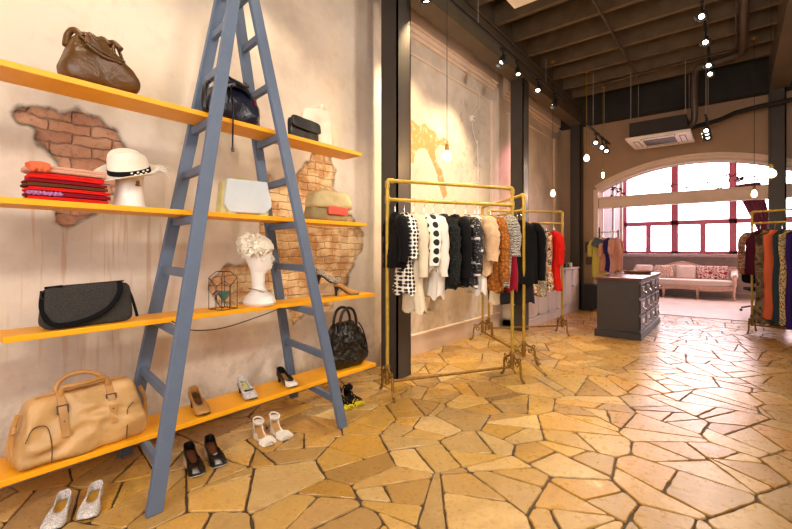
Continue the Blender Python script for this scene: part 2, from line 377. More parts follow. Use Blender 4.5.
def wall_left():
    ys = np.concatenate([np.arange(-1.6, 0, .2), np.arange(0, 5.4, .02), np.arange(5.4, 9.95, .05)]); zs = np.arange(0, 4.72, .02 * 1.0)
    zs = np.concatenate([np.arange(-.1, 3.1, .02), np.arange(3.1, 4.75, .1)])
    Y, Z = np.meshgrid(ys, zs, indexing='ij')
    sd = np.maximum.reduce([sdist(Y, Z, P1), sdist(Y, Z, P2)]); so = np.maximum(sdist(Y, Z, P4), sdist(Y, Z, P5))
    jit = np.array([[noise.noise(V((y * 9, z * 9, 0))) * .03 + noise.noise(V((y * 25, z * 25, 4))) * .012 for z in zs] for y in ys])
    sdj = sd + jit; soj = so + jit * .8
    dep = np.clip(sdj / .02, 0, 1) * .022 + np.clip(soj / .02, 0, 1) * .006
    X = -3.09 - dep
    n, m = Y.shape
    co = np.stack([X, Y, Z], -1).reshape(-1, 3)
    idx = np.arange(n * m).reshape(n, m)
    f = np.stack([idx[:-1, :-1], idx[1:, :-1], idx[1:, 1:], idx[:-1, 1:]], -1).reshape(-1, 4)[:, ::-1]
    f = f[:, ::-1]
    me = bpy.data.meshes.new('wall_left'); me.from_pydata(co.tolist(), [], f.tolist())
    a = me.attributes.new('bare', 'FLOAT', 'POINT'); a.data.foreach_set('value', sdj.reshape(-1).astype(np.float32))
    a = me.attributes.new('ochre', 'FLOAT', 'POINT'); a.data.foreach_set('value', soj.reshape(-1).astype(np.float32))
    me.polygons.foreach_set('use_smooth', [True] * len(me.polygons))
    o = bpy.data.objects.new('wall_left', me); COL.objects.link(o); o['kind'] = 'structure'
    t = NT('weathered_plaster'); c = t.coord()
    bare = t.node('ShaderNodeAttribute', attribute_name='bare').outputs['Fac']; och = t.node('ShaderNodeAttribute', attribute_name='ochre').outputs['Fac']
    n1 = t.noise(c, 1.1, 6, .6); n2 = t.noise(c, 7, 6, .65); n3 = t.noise(c, 40, 4)
    base = t.ramp(n1, [(.3, rgb(186, 172, 160)), (.5, rgb(216, 202, 188)), (.7, rgb(224, 208, 186))])
    base = t.mix(t.ramp(n2, [(.5, 0.), (.8, .5)]), base, rgb(196, 170, 142))
    # rust coloured drips under the brick patch, grey-green bloom near the foot
    cs = t.coord(scale=(1, 26, 1.2)); st = t.noise(cs, 1, 3)
    sep = t.node('ShaderNodeSeparateXYZ'); t.link(c, sep.inputs[0]); y, z = sep.outputs[1], sep.outputs[2]
    def band(v, a, b, c_, d): # trapezoid
        return t.math('MULTIPLY', t.ramp(t.math('MULTIPLY', v, .1), [(a / 10, 0.), (b / 10, 1.)]), t.ramp(t.math('MULTIPLY', v, .1), [(c_ / 10, 1.), (d / 10, 0.)]))
    drip = t.math('MULTIPLY', t.ramp(st, [(.56, 0.), (.64, 1.)]), t.math('MULTIPLY', band(y, .3, .5, 1.1, 1.4), band(z, .3, .9, 1.5, 2.0)))
    base = t.mix(t.math('MULTIPLY', drip, .45), base, rgb(176, 128, 84))
    moss = t.math('MULTIPLY', t.ramp(t.noise(c, 9, 7, .7), [(.47, 0.), (.62, 1.)]), t.ramp(t.math('MULTIPLY', z, .1), [(.03, 1.), (.08, 0.)]))
    base = t.mix(t.math('MULTIPLY', moss, .3), base, rgb(112, 96, 64))
    damp = t.ramp(t.math('ADD', t.math('MULTIPLY', z, .8), t.math('MULTIPLY', n2, .3)), [(.12, .6), (.36, 0.)])
    base = t.mix(damp, base, rgb(140, 124, 100))
    blot = t.math('MULTIPLY', t.ramp(t.noise(c, 6, 6, .7), [(.54, 0.), (.62, 1.)]), t.math('MULTIPLY', band(y, 5.0, 5.3, 5.9, 6.2), band(z, 2.0, 2.3, 3.4, 3.8)))
    base = t.mix(t.math('MULTIPLY', blot, .4), base, rgb(120, 108, 84))
    # bricks
    cb = t.node('ShaderNodeCombineXYZ'); t.link(y, cb.inputs[0]); t.link(z, cb.inputs[1])
    wob = t.node('ShaderNodeVectorMath', operation='ADD'); t.link(cb.outputs[0], wob.inputs[0])
    sc_ = t.node('ShaderNodeVectorMath', operation='SCALE'); nv = t.node('ShaderNodeTexNoise'); t.link(c, nv.inputs[0]); nv.inputs['Scale'].default_value = 9; t.link(nv.outputs['Color'], sc_.inputs[0]); sc_.inputs['Scale'].default_value = .055
    t.link(sc_.outputs[0], wob.inputs[1])
    br = t.node('ShaderNodeTexBrick'); t.link(wob.outputs[0], br.inputs[0])
    for k, v in (('Scale', 1), ('Brick Width', .21), ('Row Height', .07), ('Mortar Size', .008), ('Mortar Smooth', .9), ('Bias', 0)): br.inputs[k].default_value = v
    br.inputs['Color1'].default_value = (*rgb(166, 108, 82), 1); br.inputs['Color2'].default_value = (*rgb(200, 150, 118), 1); br.inputs['Mortar'].default_value = (*rgb(150, 112, 88), 1)
    bc = t.mix(t.ramp(n2, [(.4, 0.), (.7, .7)]), br.outputs['Color'], rgb(190, 150, 124))
    bc = t.mix(t.ramp(n3, [(.5, 0.), (.75, .6)]), bc, rgb(106, 74, 58))
    yr = t.ramp(t.math('MULTIPLY', y, .1), [(.12, 0.), (.18, 1.)])      # the right-hand patch is paler, lime-washed ochre brick
    bc = t.mix(t.math('MULTIPLY', yr, .6), bc, t.mix(t.ramp(n2, [(.42, 0.), (.58, 1.)]), rgb(244, 220, 168), rgb(190, 140, 76)))
    edge = t.ramp(t.math('ABSOLUTE', bare), [(0, 1.), (.018, 0.)])
    mk_ = t.ramp(bare, [(0, 0.), (.004, 1.)])
    col = t.mix(mk_, base, bc)
    col = t.mix(t.math('MULTIPLY', edge, t.ramp(n2, [(.4, .2), (.62, .95)])), col, rgb(92, 80, 68))
    ocm = t.math('MULTIPLY', t.ramp(och, [(0, 0.), (.02, 1.)]), t.ramp(t.noise(c, 18, 5), [(.28, 0.), (.46, 1.)]))
    col = t.mix(t.math('MULTIPLY', ocm, .85), col, t.mix(n3, rgb(214, 146, 60), rgb(180, 120, 50)))
    t.color(col); t.set(Roughness=.8)
    h = t.math('MULTIPLY', mk_, t.math('MULTIPLY', br.outputs['Fac'], -1.0))
    b0 = t.bump(n2, .25, .012); b1 = t.bump(h, .9, .012, b0); t.bump(n3, .3, .003, b1)
    me.materials.append(t.m)
wall_left()

# crazy paving floor: individual stones with real gaps
def clip(poly, px, py, nx, ny):
    out = []
    for a, b in zip(poly, poly[1:] + poly[:1]):
        da = (a[0] - px) * nx + (a[1] - py) * ny; db = (b[0] - px) * nx + (b[1] - py) * ny
        if da <= 0: out.append(a)
        if (da < 0) != (db < 0):
            k = da / (da - db); out.append((a[0] + (b[0] - a[0]) * k, a[1] + (b[1] - a[1]) * k))
    return out
def parea(p): return abs(sum(a[0] * b[1] - b[0] * a[1] for a, b in zip(p, p[1:] + p[:1]))) / 2
def floor_mesh():
    rr = random.Random(23)
    X0, X1, Y0, Y1 = -3.088, 2.8, -1.0, 9.87
    sites = []
    for i in range(4000):
        x = rr.uniform(X0 - .4, X1 + .4); y = rr.uniform(Y0 - .4, Y1 + .4)
        if all((x - s[0]) ** 2 + (y - s[1]) ** 2 > .30 ** 2 for s in sites): sites.append((x, y))
        if len(sites) > 330: break
    S = np.array(sites); stones = []
    for i, (u, v) in enumerate(sites):
        nb = np.argsort(((S - S[i]) ** 2).sum(1))[1:26]
        poly = [(u - 2, v - 2), (u + 2, v - 2), (u + 2, v + 2), (u - 2, v + 2)]
        for j in nb:
            nx, ny = S[j][0] - u, S[j][1] - v; L = math.hypot(nx, ny)
            poly = clip(poly, (u + S[j][0]) / 2, (v + S[j][1]) / 2, nx / L, ny / L)
            if len(poly) < 3: break
        for q in ((X0, 0, -1, 0), (X1, 0, 1, 0), (0, Y0, 0, -1), (0, Y1, 0, 1)):
            if len(poly) >= 3: poly = clip(poly, *q)
        if len(poly) >= 3: stones.append(poly)
    out = []
    while stones:
        p = stones.pop(); A = parea(p)
        if A < .004: continue
        lim = rr.choice((.03, .06, .09, .13, .17))
        cx = sum(q[0] for q in p) / len(p); cy = sum(q[1] for q in p) / len(p)
        far = max(p, key=lambda q: (q[0] - cx) ** 2 + (q[1] - cy) ** 2); ang = math.atan2(far[1] - cy, far[0] - cx)
        if A < lim or A < .05: out.append(p); continue
        ang += rr.uniform(-.75, .75); k = rr.uniform(-.28, .28) * math.sqrt(A)
        nx, ny = math.cos(ang), math.sin(ang); px, py = cx + nx * k, cy + ny * k
        stones += [q for q in (clip(p, px, py, nx, ny), clip(p, px, py, -nx, -ny)) if len(q) >= 3]
    g = G(); cols = []
    def ins(p, d):  # true inward offset of a convex outline
        q = p
        sgn = 1 if sum(a[0] * b[1] - b[0] * a[1] for a, b in zip(p, p[1:] + p[:1])) > 0 else -1
        for a, b in zip(p, p[1:] + p[:1]):
            L = math.hypot(b[0] - a[0], b[1] - a[1])
            if L < 1e-5: continue
            nx, ny = sgn * (b[1] - a[1]) / L, -sgn * (b[0] - a[0]) / L
            q = clip(q, a[0] - nx * d, a[1] - ny * d, nx, ny)
            if len(q) < 3: return None
        return q
    for p in out:
        gap = rr.uniform(.002, .006); q = ins(p, gap)
        if not q or parea(q) < .002: continue
        cx = sum(t_[0] for t_ in q) / len(q); cy = sum(t_[1] for t_ in q) / len(q)
        # round off corners a little, break up the edges
        c2 = []
        for a, b in zip(q, q[1:] + q[:1]):
            L = math.hypot(b[0] - a[0], b[1] - a[1]); k = min(.35, .014 / max(L, 1e-4))
            c2 += [(a[0] + (b[0] - a[0]) * k, a[1] + (b[1] - a[1]) * k), (b[0] + (a[0] - b[0]) * k, b[1] + (a[1] - b[1]) * k)]
        pts = []
        for a, b in zip(c2, c2[1:] + c2[:1]):
            L = math.hypot(b[0] - a[0], b[1] - a[1])
            if L < .003: continue
            n = max(1, int(L / .035))
            for k in range(n):
                t_ = k / n; x, y = a[0] + (b[0] - a[0]) * t_, a[1] + (b[1] - a[1]) * t_
                j = .007 * noise.noise(V((x * 16, y * 16, 3))) + .004 * noise.noise(V((x * 50, y * 50, cx)))
                l = math.hypot(x - cx, y - cy) or 1; pts.append((x + (x - cx) / l * (j - .002), y + (y - cy) / l * (j - .002)))
        if len(pts) < 3: continue
        zt = rr.uniform(-.0015, .0015); tx, ty = rr.uniform(-.006, .006), rr.uniform(-.006, .006)
        def ring(d, z):
            o = []
            for x, y in pts:
                l = math.hypot(x - cx, y - cy) or 1; k = max(.5, 1 - d / l); o.append(V((cx + (x - cx) * k, cy + (y - cy) * k, z + (tx * (x - cx) + ty * (y - cy) if z > -.01 else 0))))
            return o
        n0 = len(g.f); loft(g, [ring(0, -.014), ring(.001, -.004 + zt), ring(.005, zt)], False, True); cols += [(rr.random(), rr.random(), rr.random())] * (len(g.f) - n0)
    n0 = len(g.f); bx(g, -3.3, 3.3, -1.6, 9.95, -.1, -.010); cols += [(-1, 0, 0)] * (len(g.f) - n0)
    me = bpy.data.meshes.new('floor'); me.from_pydata(g.v, [], g.f)
    a = me.attributes.new('stone', 'FLOAT_VECTOR', 'FACE'); a.data.foreach_set('vector', np.array(cols, np.float32).reshape(-1))
    o = bpy.data.objects.new('floor', me); COL.objects.link(o); o['kind'] = 'structure'
    t = NT('sandstone_paving'); c = t.coord(); at = t.node('ShaderNodeAttribute', attribute_name='stone'); sp = t.node('ShaderNodeSeparateXYZ'); t.link(at.outputs['Vector'], sp.inputs[0])
    r_, g_, b_ = sp.outputs
    off = t.node('ShaderNodeVectorMath', operation='MULTIPLY_ADD'); t.link(at.outputs['Vector'], off.inputs[0]); off.inputs[1].default_value = (9, 9, 9); t.link(c, off.inputs[2]); co = off.outputs[0]
    n1 = t.noise(co, 2.2, 6, .6, .6); n2 = t.noise(co, 16, 5, .65); n3 = t.noise(co, 70, 4, .7)
    base = t.ramp(r_, [(0, rgb(140, 106, 56)), (.2, rgb(204, 164, 84)), (.4, rgb(158, 122, 66)), (.6, rgb(214, 180, 116)), (.8, rgb(194, 142, 46)), (1, rgb(178, 142, 90))])
    base = t.mix(t.ramp(n1, [(.35, 0.), (.7, .75)]), base, t.ramp(g_, [(0, rgb(208, 154, 44)), (.5, rgb(156, 120, 70)), (1, rgb(218, 190, 134))]))
    base = t.mix(t.ramp(n2, [(.52, 0.), (.72, .5)]), base, rgb(150, 108, 62))
    base = t.mix(t.ramp(n3, [(.60, 0.), (.72, .7)]), base, rgb(92, 66, 40))
    grout = t.mix(n2, rgb(52, 38, 26), rgb(84, 64, 42))
    isg = t.math('LESS_THAN', r_, -.5)
    t.color(t.mix(isg, base, grout)); 
    t.set(Roughness=t.math('ADD', t.ramp(n2, [(.3, .22), (.7, .40)]), t.math('MULTIPLY', isg, .4)), Specular_IOR_Level=.55)
    b0 = t.bump(n1, .35, .02); b1 = t.bump(n2, .3, .006, b0); t.bump(n3, .25, .002, b1)
    me.materials.append(t.m)
floor_mesh()
fm = simple('alcove_boards', rgb(196, 182, 172), .4, var=.15, vs=3, bump=.1, bs=12)
g = G(); bx(g, -2.9, 3.3, 9.952, 14.7, -.1, .0); struct('floor_alcove', g, fm)

# outer shell
g = G(); bx(g, -3.4, -3.14, -1.8, 10.2, -.1, 4.9); struct('wall_outer', g, M['trim'])
g = G(); bx(g, 3.2, 3.4, -1.6, 14.7, 0, 4.8); struct('wall_right', g, M['trim'])
g = G(); bx(g, -3.3, 3.4, -1.8, -1.6, -.1, 1.1); bx(g, -3.3, 3.4, -1.8, -1.6, 2.7, 4.9); bx(g, -3.3, -1.5, -1.8, -1.6, .9, 2.7); bx(g, 1.9, 3.4, -1.8, -1.6, .9, 2.7); struct('wall_behind', g, M['trim'])
wf = thing('window_5', 'added front window behind the viewer, unseen, lighting the shelves', 'window'); wf['kind'] = 'structure'  # window added out of view to let soft fill light onto the shelf wall
g = G()
for x in (-1.5, -.37, .76, 1.84): bx(g, x, x + .06, -1.74, -1.66, 1.1, 2.7)
bx(g, -1.5, 1.9, -1.74, -1.66, 1.1, 1.16); bx(g, -1.5, 1.9, -1.74, -1.66, 2.64, 2.7); struct('frame', g, M['steel_paint'], parent=wf)
g = G(); bx(g, -1.5, 1.9, -1.705, -1.70, 1.1, 2.7); struct('pane', g, M['glass'], parent=wf)
# ceiling boards and joists
g = G(); bx(g, -3.3, 3.4, -1.8, 10.0, 4.72, 4.85); struct('ceiling', g, M['ceiling'])
y = -1.2; k = 0
while y < 9.5:
    g = G(); bx(g, -2.62, 3.2, y - .035, y + .035, 4.45, 4.72); struct('trim_%d' % k, g, M['joist']); k += 1; y += .6
# side beam over the columns, right beam, cross beam at the back wall
g = G(); bx(g, -2.84, -2.6, -1.6, 9.9, 4.05, 4.72); struct('beam_left', g, M['beam'])
g = G(); bx(g, -3.1, -2.84, -1.6, 9.9, 4.55, 4.72); struct('soffit_left', g, M['beam'])
g = G(); bx(g, .46, .72, -1.6, 9.6, 4.05, 4.72); struct('beam_right', g, M['beam'])
g = G(); bx(g, -3.1, 3.2, 9.62, 9.9, 4.05, 4.72); struct('beam_back', g, M['ceiling'])
for i, (x, yy) in enumerate(((-2.715, 3.33), (-2.715, 6.52), (-2.715, 9.69), (.57, 9.69))):
    g = G(); bx(g, x - .108, x + .108, yy - .11, yy - .095, -.012, 4.06); bx(g, x - .108, x + .108, yy + .095, yy + .11, -.012, 4.06)
    bx(g, x - .1, x + .095, yy - .1, yy + .1, -.012, 4.06); bx(g, x + .09, x + .108, yy - .11, yy + .11, -.012, 4.06); bx(g, x - .112, x + .112, yy - .114, yy + .114, -.012, .03) if False else None
    struct('column_%d' % (i + 1), g, M['steel_paint'])
# wall trims in the bays
g = G(); bx(g, -3.09, -3.05, 3.5, 6.5, .0, .235); bx(g, -3.09, -3.035, 3.5, 6.5, .235, .26); struct('baseboard_left', g, M['trim'], bevel=.004)
for k_, (ya, yb) in enumerate(((3.5, 6.35), (6.7, 9.5))):
    g = G()
    for z0, z1, dd in ((3.70, 3.73, .02), (3.92, 3.97, .03), (3.97, 4.03, .055), (4.03, 4.3, .09)): bx(g, -3.09, -3.09 + dd, ya, yb, z0, z1)
    struct('cornice_%d' % (k_ + 1), g, M['trim'], bevel=.012)
g = G()
for yy in (6.2, 9.2): bx(g, -3.09, -3.04, yy, yy + .16, .26, 3.74)
struct('pilaster_left', g, M['trim'], bevel=.01)

# back wall with arched opening
CX, CZ, RO, RI, YB = -.65, -.41, 3.56, 3.42, 9.85
def arch(r, x): return CZ + math.sqrt(max(0, r * r - (x - CX) ** 2))
HW = 1.66
g = G(); n = 28; xs = [CX - HW + 2 * HW * i / n for i in range(n + 1)]
for ya, fl in ((YB, 1),):
    pass
vs = []; 
for x in xs: vs += [(x, YB, arch(RI, x)), (x, YB, 4.6), (x, YB + .3, arch(RI, x)), (x, YB + .3, 4.6)]
fs = []
for i in range(n):
    a = i * 4; b = a + 4
    fs += [(a, a + 1, b + 1, b), (b + 2, b + 3, a + 3, a + 2), (a + 2, a, b, b + 2)]
g.add(vs, fs)
bx(g, -3.3, CX - HW, YB, YB + .3, -.05, 4.6); bx(g, CX + HW, 3.3, YB, YB + .3, -.05, 4.6)
struct('wall_back', g, M['backwall'])
# arch moulding
g = G()
prof = [(0, -.02), (0, -.06), (.03, -.06), (.05, -.035), (.10, -.03), (.125, -.065), (.155, -.07), (.17, -.02)]
N = 40; a0 = math.acos((HW) / RI); rings = []
for i in range(N + 1):
    a = a0 + (PI - 2 * a0) * i / N
    rings.append([V((CX + (RI - .015 + p) * math.cos(a), YB + q + .02, CZ + (RI - .015 + p) * math.sin(a))) for p, q in prof])
loft(g, rings); zs_ = arch(RI, CX - HW) + .02
struct('trim_arch', g, M['trim'])
g = G()
for s in (-1, 1):
    x = CX + s * HW; bx(g, x - .03 * (1 if s < 0 else -1), x - .1 * (1 if s > 0 else -1) * 0 + (.02 * s), YB - .04, YB + .31, 0, 2.62)
    bx(g, x, x + s * .09, YB - .045, YB - .0, 0, 2.62)
struct('trim_jamb', g, M['trim'], bevel=.005)
g = G(); bx(g, CX - HW, 3.2, YB + .04, YB + .26, 2.22, 2.45); bx(g, CX - HW, 3.2, YB + .01, YB + .28, 2.42, 2.455); struct('lintel', g, M['trim'], bevel=.005)

# alcove behind the arch
g = G(); bx(g, -2.95, -2.72, 10.15, 14.4, 0, 4.4); struct('wall_alcove_left', g, simple('alcove_grey', rgb(120, 110, 116), .7))
g = G(); bx(g, -2.725, -2.69, 11.9, 13.02, 1.05, 4.2); struct('shutter_panel', g, simple('shutter', rgb(78, 58, 70), .6), bevel=.01)
g = G()
for yy in (11.8, 13.08, 14.25): bx(g, -2.725, -2.66, yy, yy + .07, 0, 4.2)
struct('trim_alcove', g, M['trim'])
g = G(); bx(g, -2.72, 3.2, 14.4, 14.6, 0, 1.18); struct('wall_window', g, simple('dado_grey', rgb(150, 142, 140), .7))
g = G(); bx(g, -2.72, 3.2, 14.30, 14.4, 1.10, 1.19); bx(g, -2.72, 3.2, 14.37, 14.4, .12, .16); struct('sill_back', g, simple('sill_paint', rgb(176, 160, 160), .5), bevel=.006)
g = G(); bx(g, -2.95, 3.3, 10.15, 14.6, 4.4, 4.5); struct('ceiling_alcove', g, M['backwall'])
WX = [-2.66, -1.343, -.03, 1.29, 2.6]
wn = 0
for i in range(4):
    wn += 1
    x0, x1 = WX[i], WX[i + 1]; root = thing('window_%d' % wn, 'tall steel window bay with pink flare coloured into its bars, bay %s' % ['nearest the plum shutter', 'above the patterned cushion', 'above the plain cushion', 'behind the plum curtain'][i], 'window', (0, 0, 0)); root['kind'] = 'structure'
    g = G(); bx(g, x0 - .085, x0 + .085, 14.42, 14.52, 1.19, 4.3); bx(g, x0, x1, 14.42, 14.52, 1.19, 1.27); bx(g, x0, x1, 14.42, 14.52, 2.02, 2.15); bx(g, x0, x1, 14.42, 14.52, 4.2, 4.32)
    xm = (x0 + x1) / 2; bx(g, xm - .065, xm + .065, 14.43, 14.51, 1.25, 2.05)
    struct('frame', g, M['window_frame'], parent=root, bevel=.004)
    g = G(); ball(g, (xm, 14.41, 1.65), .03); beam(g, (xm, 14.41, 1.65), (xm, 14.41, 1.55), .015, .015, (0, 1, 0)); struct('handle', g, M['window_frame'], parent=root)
    g = G(); bx(g, x0, x1, 14.465, 14.468, 1.25, 4.2); struct('pane', g, M['glass_pink_light'], parent=root)
# building seen outside
t = NT('pink_render'); c = t.coord(); w = t.node('ShaderNodeTexWave'); w.bands_direction = 'Z'; t.link(c, w.inputs[0]); w.inputs['Scale'].default_value = .45
t.color(t.ramp(w.outputs['Fac'], [(.03, rgb(118, 84, 80)), (.09, rgb(134, 108, 102))])); t.set(Roughness=.9)
g = G(); bx(g, -9, -4.55, 18.5, 22, -3, 6.2); bx(g, -9.2, -4.5, 18.4, 22, 6.2, 6.4); bx(g, -9, -3.9, 19.4, 22, -3, 2.9)
mk('neighbouring_building', g, t.m, label='pale pink building with horizontal joints seen through the left window bay', category='building')

# ------------------------------------------------------------------ the ladder and its four boards
A0 = {'nl': V((-2.215, .83, 0)), 'nr': V((-2.225, 2.11, 0)), 'fl': V((-2.985, .95, 0)), 'fr': V((-3.01, 2.27, 0))}
A1 = {'nl': V((-2.505, 1.46, 3.22)), 'nr': V((-2.51, 1.50, 3.22)), 'fl': V((-2.69, 1.47, 3.22)), 'fr': V((-2.69, 1.51, 3.22))}
def on(k, z): t_ = z / 3.22; return A0[k].lerp(A1[k], t_)
lad = thing('step_ladder', 'tall blue-grey wooden A-frame ladder straddling the four orange boards', 'ladder')
for k in ('nl', 'fl', 'nr', 'fr'):
    g = G(); d = (A1[k] - A0[k]).normalized(); a = A0[k] + V((0, 0, 0)); b = A1[k] + d * .12
    sy = V((0, 1, 0)); w, h = .034, .075
    def ring(p, z=None):
        return [V((p.x + sx * w / 2, p.y + s * h / 2 * 1.0, p.z)) for sx, s in ((-1, -1), (1, -1), (1, 1), (-1, 1))]
    loft(g, [ring(a), ring(b)]); mk('rail', g, M['ladder'], lad, bevel=.004)
for z in (.205, .53, .85, 1.17, 1.48, 1.785, 2.085, 2.42, 2.74, 3.02):
    for p, q in (('nl', 'fl'), ('nr', 'fr')):
        g = G(); a, b = on(p, z), on(q, z); beam(g, a, b, .032, .05 if z not in (.205,) else .05); mk('rung', g, M['ladder'], lad, bevel=.005)
g = G(); beam(g, (-2.44, 1.48, 3.16), (-2.76, 1.48, 3.16), .09, .05); mk('top_cap', g, M['ladder'], lad, bevel=.01)
for xx in (-2.475, -2.49):
    g = G(); tube(g, [(-2.478, 1.44, 3.05), (-2.478, 1.52, 3.05)], .02, 10); mk('hinge', g, M['steel_paint'], lad); break

def board(label, x0, x1, y0, y1, z0, sag=.006):
    g = G(); n = 24; rings = []
    for i in range(n + 1):
        y = y0 + (y1 - y0) * i / n; s = -sag * math.sin(PI * i / n) * 0
        rings.append([V((x0, y, z0 + s)), V((x1, y, z0 + s)), V((x1, y, z0 + .03 + s)), V((x0, y, z0 + .03 + s))])
    loft(g, rings); o = mk('shelf_board', g, M['shelf'], bevel=.003); o['label'] = label; o['category'] = 'shelf'; o['group'] = 'orange boards laid through the ladder'; return o
board('orange shelf board, highest of the four, under the brown slouchy bag', -2.735, -2.50, .10, 2.60, 2.112)
board('orange shelf board carrying the white straw hat', -2.765, -2.51, .10, 2.67, 1.507)
board('orange shelf board carrying the dark grey felt bag', -2.79, -2.55, .33, 2.83, .877)
board('orange shelf board, lowest of the four, under the big tan holdall', -2.84, -2.55, .10, 2.84, .232)
S1, S2, S3, S4 = 2.142, 1.537, .907, .262

# ------------------------------------------------------------------ bags
def wr(p, a, s, o=0):  # wrinkle displacement
    return V((nz(p, s, o), nz(p, s, o + 5), nz(p, s, o + 9) * .6)) * a
# brown slouchy bag: local x = along the shelf (world +Y)
def bagroot(name, label, y, x, z, rz=PI / 2, cat='bag'): return thing(name, label, cat, (x, y, z), rz)
b = bagroot('slouchy_handbag', 'brown slouchy leather handbag on the highest orange board', .725, -2.62, S1)
def f(p):
    t = p.z / .3; w = interp(t, [(0, 1.0), (.3, .98), (.6, .80), (.85, .6), (1, .50)])
    q = V((p.x * w - .03 * sm(.3, 1, t), p.y * interp(t, [(0, 1), (.5, .9), (1, .35)]), p.z * (1 - .22 * sm(.0, .2, p.x) * t)))
    return q + V((nz(p, 7, 3), nz(p, 7, 8), 0)) * .018 * sm(0, .15, t) + V((0, math.sin(p.x * 60 + 6 * nz(p, 5)) * .008 * sm(.5, .9, t), .012 * math.sin(p.x * 45) * sm(.8, 1, t)))
g = G(); soft(g, .36, .20, .285, f, 22, 4); mk('bag_body', g, M['brown'], b, smooth=True, merge=True, ang=80)
g = G()
for dx in (-.12, -.055, .0, .05): 
    tube(g, [(dx - .03, .0 + .02, .2), (dx - .02, .03, .26), (dx, .0, .285), (dx + .03, -.03, .25)], .016, 8, smooth=4)
mk('gathered_neck', g, M['brown'], b, smooth=True, ang=80)
g = G(); tube(g, [(-.11, -.04, .25), (-.06, -.085, .20), (.02, -.095, .165), (.08, -.08, .17)], .011, 8, smooth=6, flat=.5)
mk('strap', g, M['brown'], b, smooth=True, ang=80)
g = G(); tube(g, [(.04, -.06, .2), (.045, -.03, .255), (.075, .0, .262), (.095, .0, .21), (.1, -.02, .17)], .009, 8, smooth=6); mk('handle', g, M['brown'], b, smooth=True, ang=80)
g = G(); tube(g, [(-.09, -.085, .2), (-.02, -.105, .155), (.06, -.10, .15)], .007, 6, smooth=5); tube(g, [(-.03, -.09, .185), (-.03, -.105, .15)], .006, 6); tube(g, [(.05, -.08, .185), (.055, -.1, .14)], .006, 6); mk('drawstring', g, M['brown'], b, smooth=True)

# navy backpack
b = bagroot('backpack', 'navy and black leather backpack behind the ladder on the highest board', 1.46, -2.615, S1)
def f(p):
    t = p.z / .26; w = interp(t, [(0, 1.0), (.5, .95), (.8, .75), (1, .45)])
    return V((p.x * w, p.y * w, p.z)) + wr(p, .016, 9, 2)
g = G(); soft(g, .40, .18, .27, f, 18, 4); mk('bag_body', g, M['navy'], b, smooth=True, merge=True, ang=80)
def f(p): return V((p.x, p.y, p.z - .5 * max(0, -p.y) - 5 * p.x * p.x)) + wr(p, .01, 10, 7)
g = G(); soft(g, .22, .15, .05, f, 10, 4); mk('flap', g, M['navy'], b, smooth=True, merge=True, ang=80, loc=(.0, -.03, .25))
g = G(); tube(g, [(-.08, -.05, .3), (0, -.115, .235), (.07, -.09, .25), (.085, -.02, .3)], .009, 8, smooth=6); mk('chain_handle', g, M['leather_black'], b, smooth=True)
g = G(); tube(g, [(-.16, 0, .24), (-.2, -.04, .18), (-.21, -.05, .06), (-.17, -.04, .02)], .016, 8, smooth=6, flat=.4); mk('shoulder_strap', g, M['leather_black'], b, smooth=True)
g = G(); tube(g, [(-.06, -.1, .22), (-.065, -.13, .10), (-.067, -.14, 0.0), (-.067, -.135, -.12), (-.068, -.135, -.20)], .006, 6, smooth=6); tube(g, [(-.068, -.135, -.19), (-.066, -.137, -.215)], .010, 8); mk('hanging_strap', g, M['leather_black'], b, smooth=True)
g = G(); tube(g, [(.13, -.07, .18), (.15, -.06, .10), (.155, -.05, .01)], .008, 6, smooth=4); mk('red_trim', g, M['f_dred'], b, smooth=True, label='dark red side trim')

# black clutch
b = bagroot('clutch_bag', 'small black folded leather clutch leaning on the cream tote', 2.05, -2.60, S1, PI / 2 + .15, 'clutch bag')
g = G(); soft(g, .31, .05, .165, lambda p: p + wr(p, .006, 12, 1), 12, 7); mk('bag_body', g, M['clutch'], b, smooth=True, merge=True, ang=70)
g = G(); soft(g, .315, .02, .09, lambda p: V((p.x, p.y - .1 * (.075 - p.z), p.z)) + wr(p, .005, 14, 4), 10, 7); mk('flap', g, M['clutch'], b, smooth=True, merge=True, ang=70, loc=(0, -.03, .082))
# cream tote
b = bagroot('tote_bag', 'cream leather tote with knotted handle behind the black clutch', 2.25, -2.69, S1, PI / 2, 'bag')
def f(p): t = p.z / .33; return V((p.x * (1 - .06 * t) , p.y * (1 - .55 * t), p.z + .02 * math.sin(p.x * 12) * t)) + wr(p, .012, 7, 2)
g = G(); soft(g, .31, .09, .33, f, 14, 6); mk('bag_body', g, M['cream_leather'], b, smooth=True, merge=True, ang=70)
g = G(); tube(g, [(-.09, 0, .3), (-.03, .0, .335), (.03, -.01, .36), (.07, 0, .385), (.11, 0, .36), (.12, 0, .3)], .011, 8, smooth=6, flat=.5); tube(g, [(.03, -.02, .33), (.06, -.02, .37), (.085, -.02, .345)], .011, 8, smooth=5); mk('handle', g, M['cream_leather'], b, smooth=True)

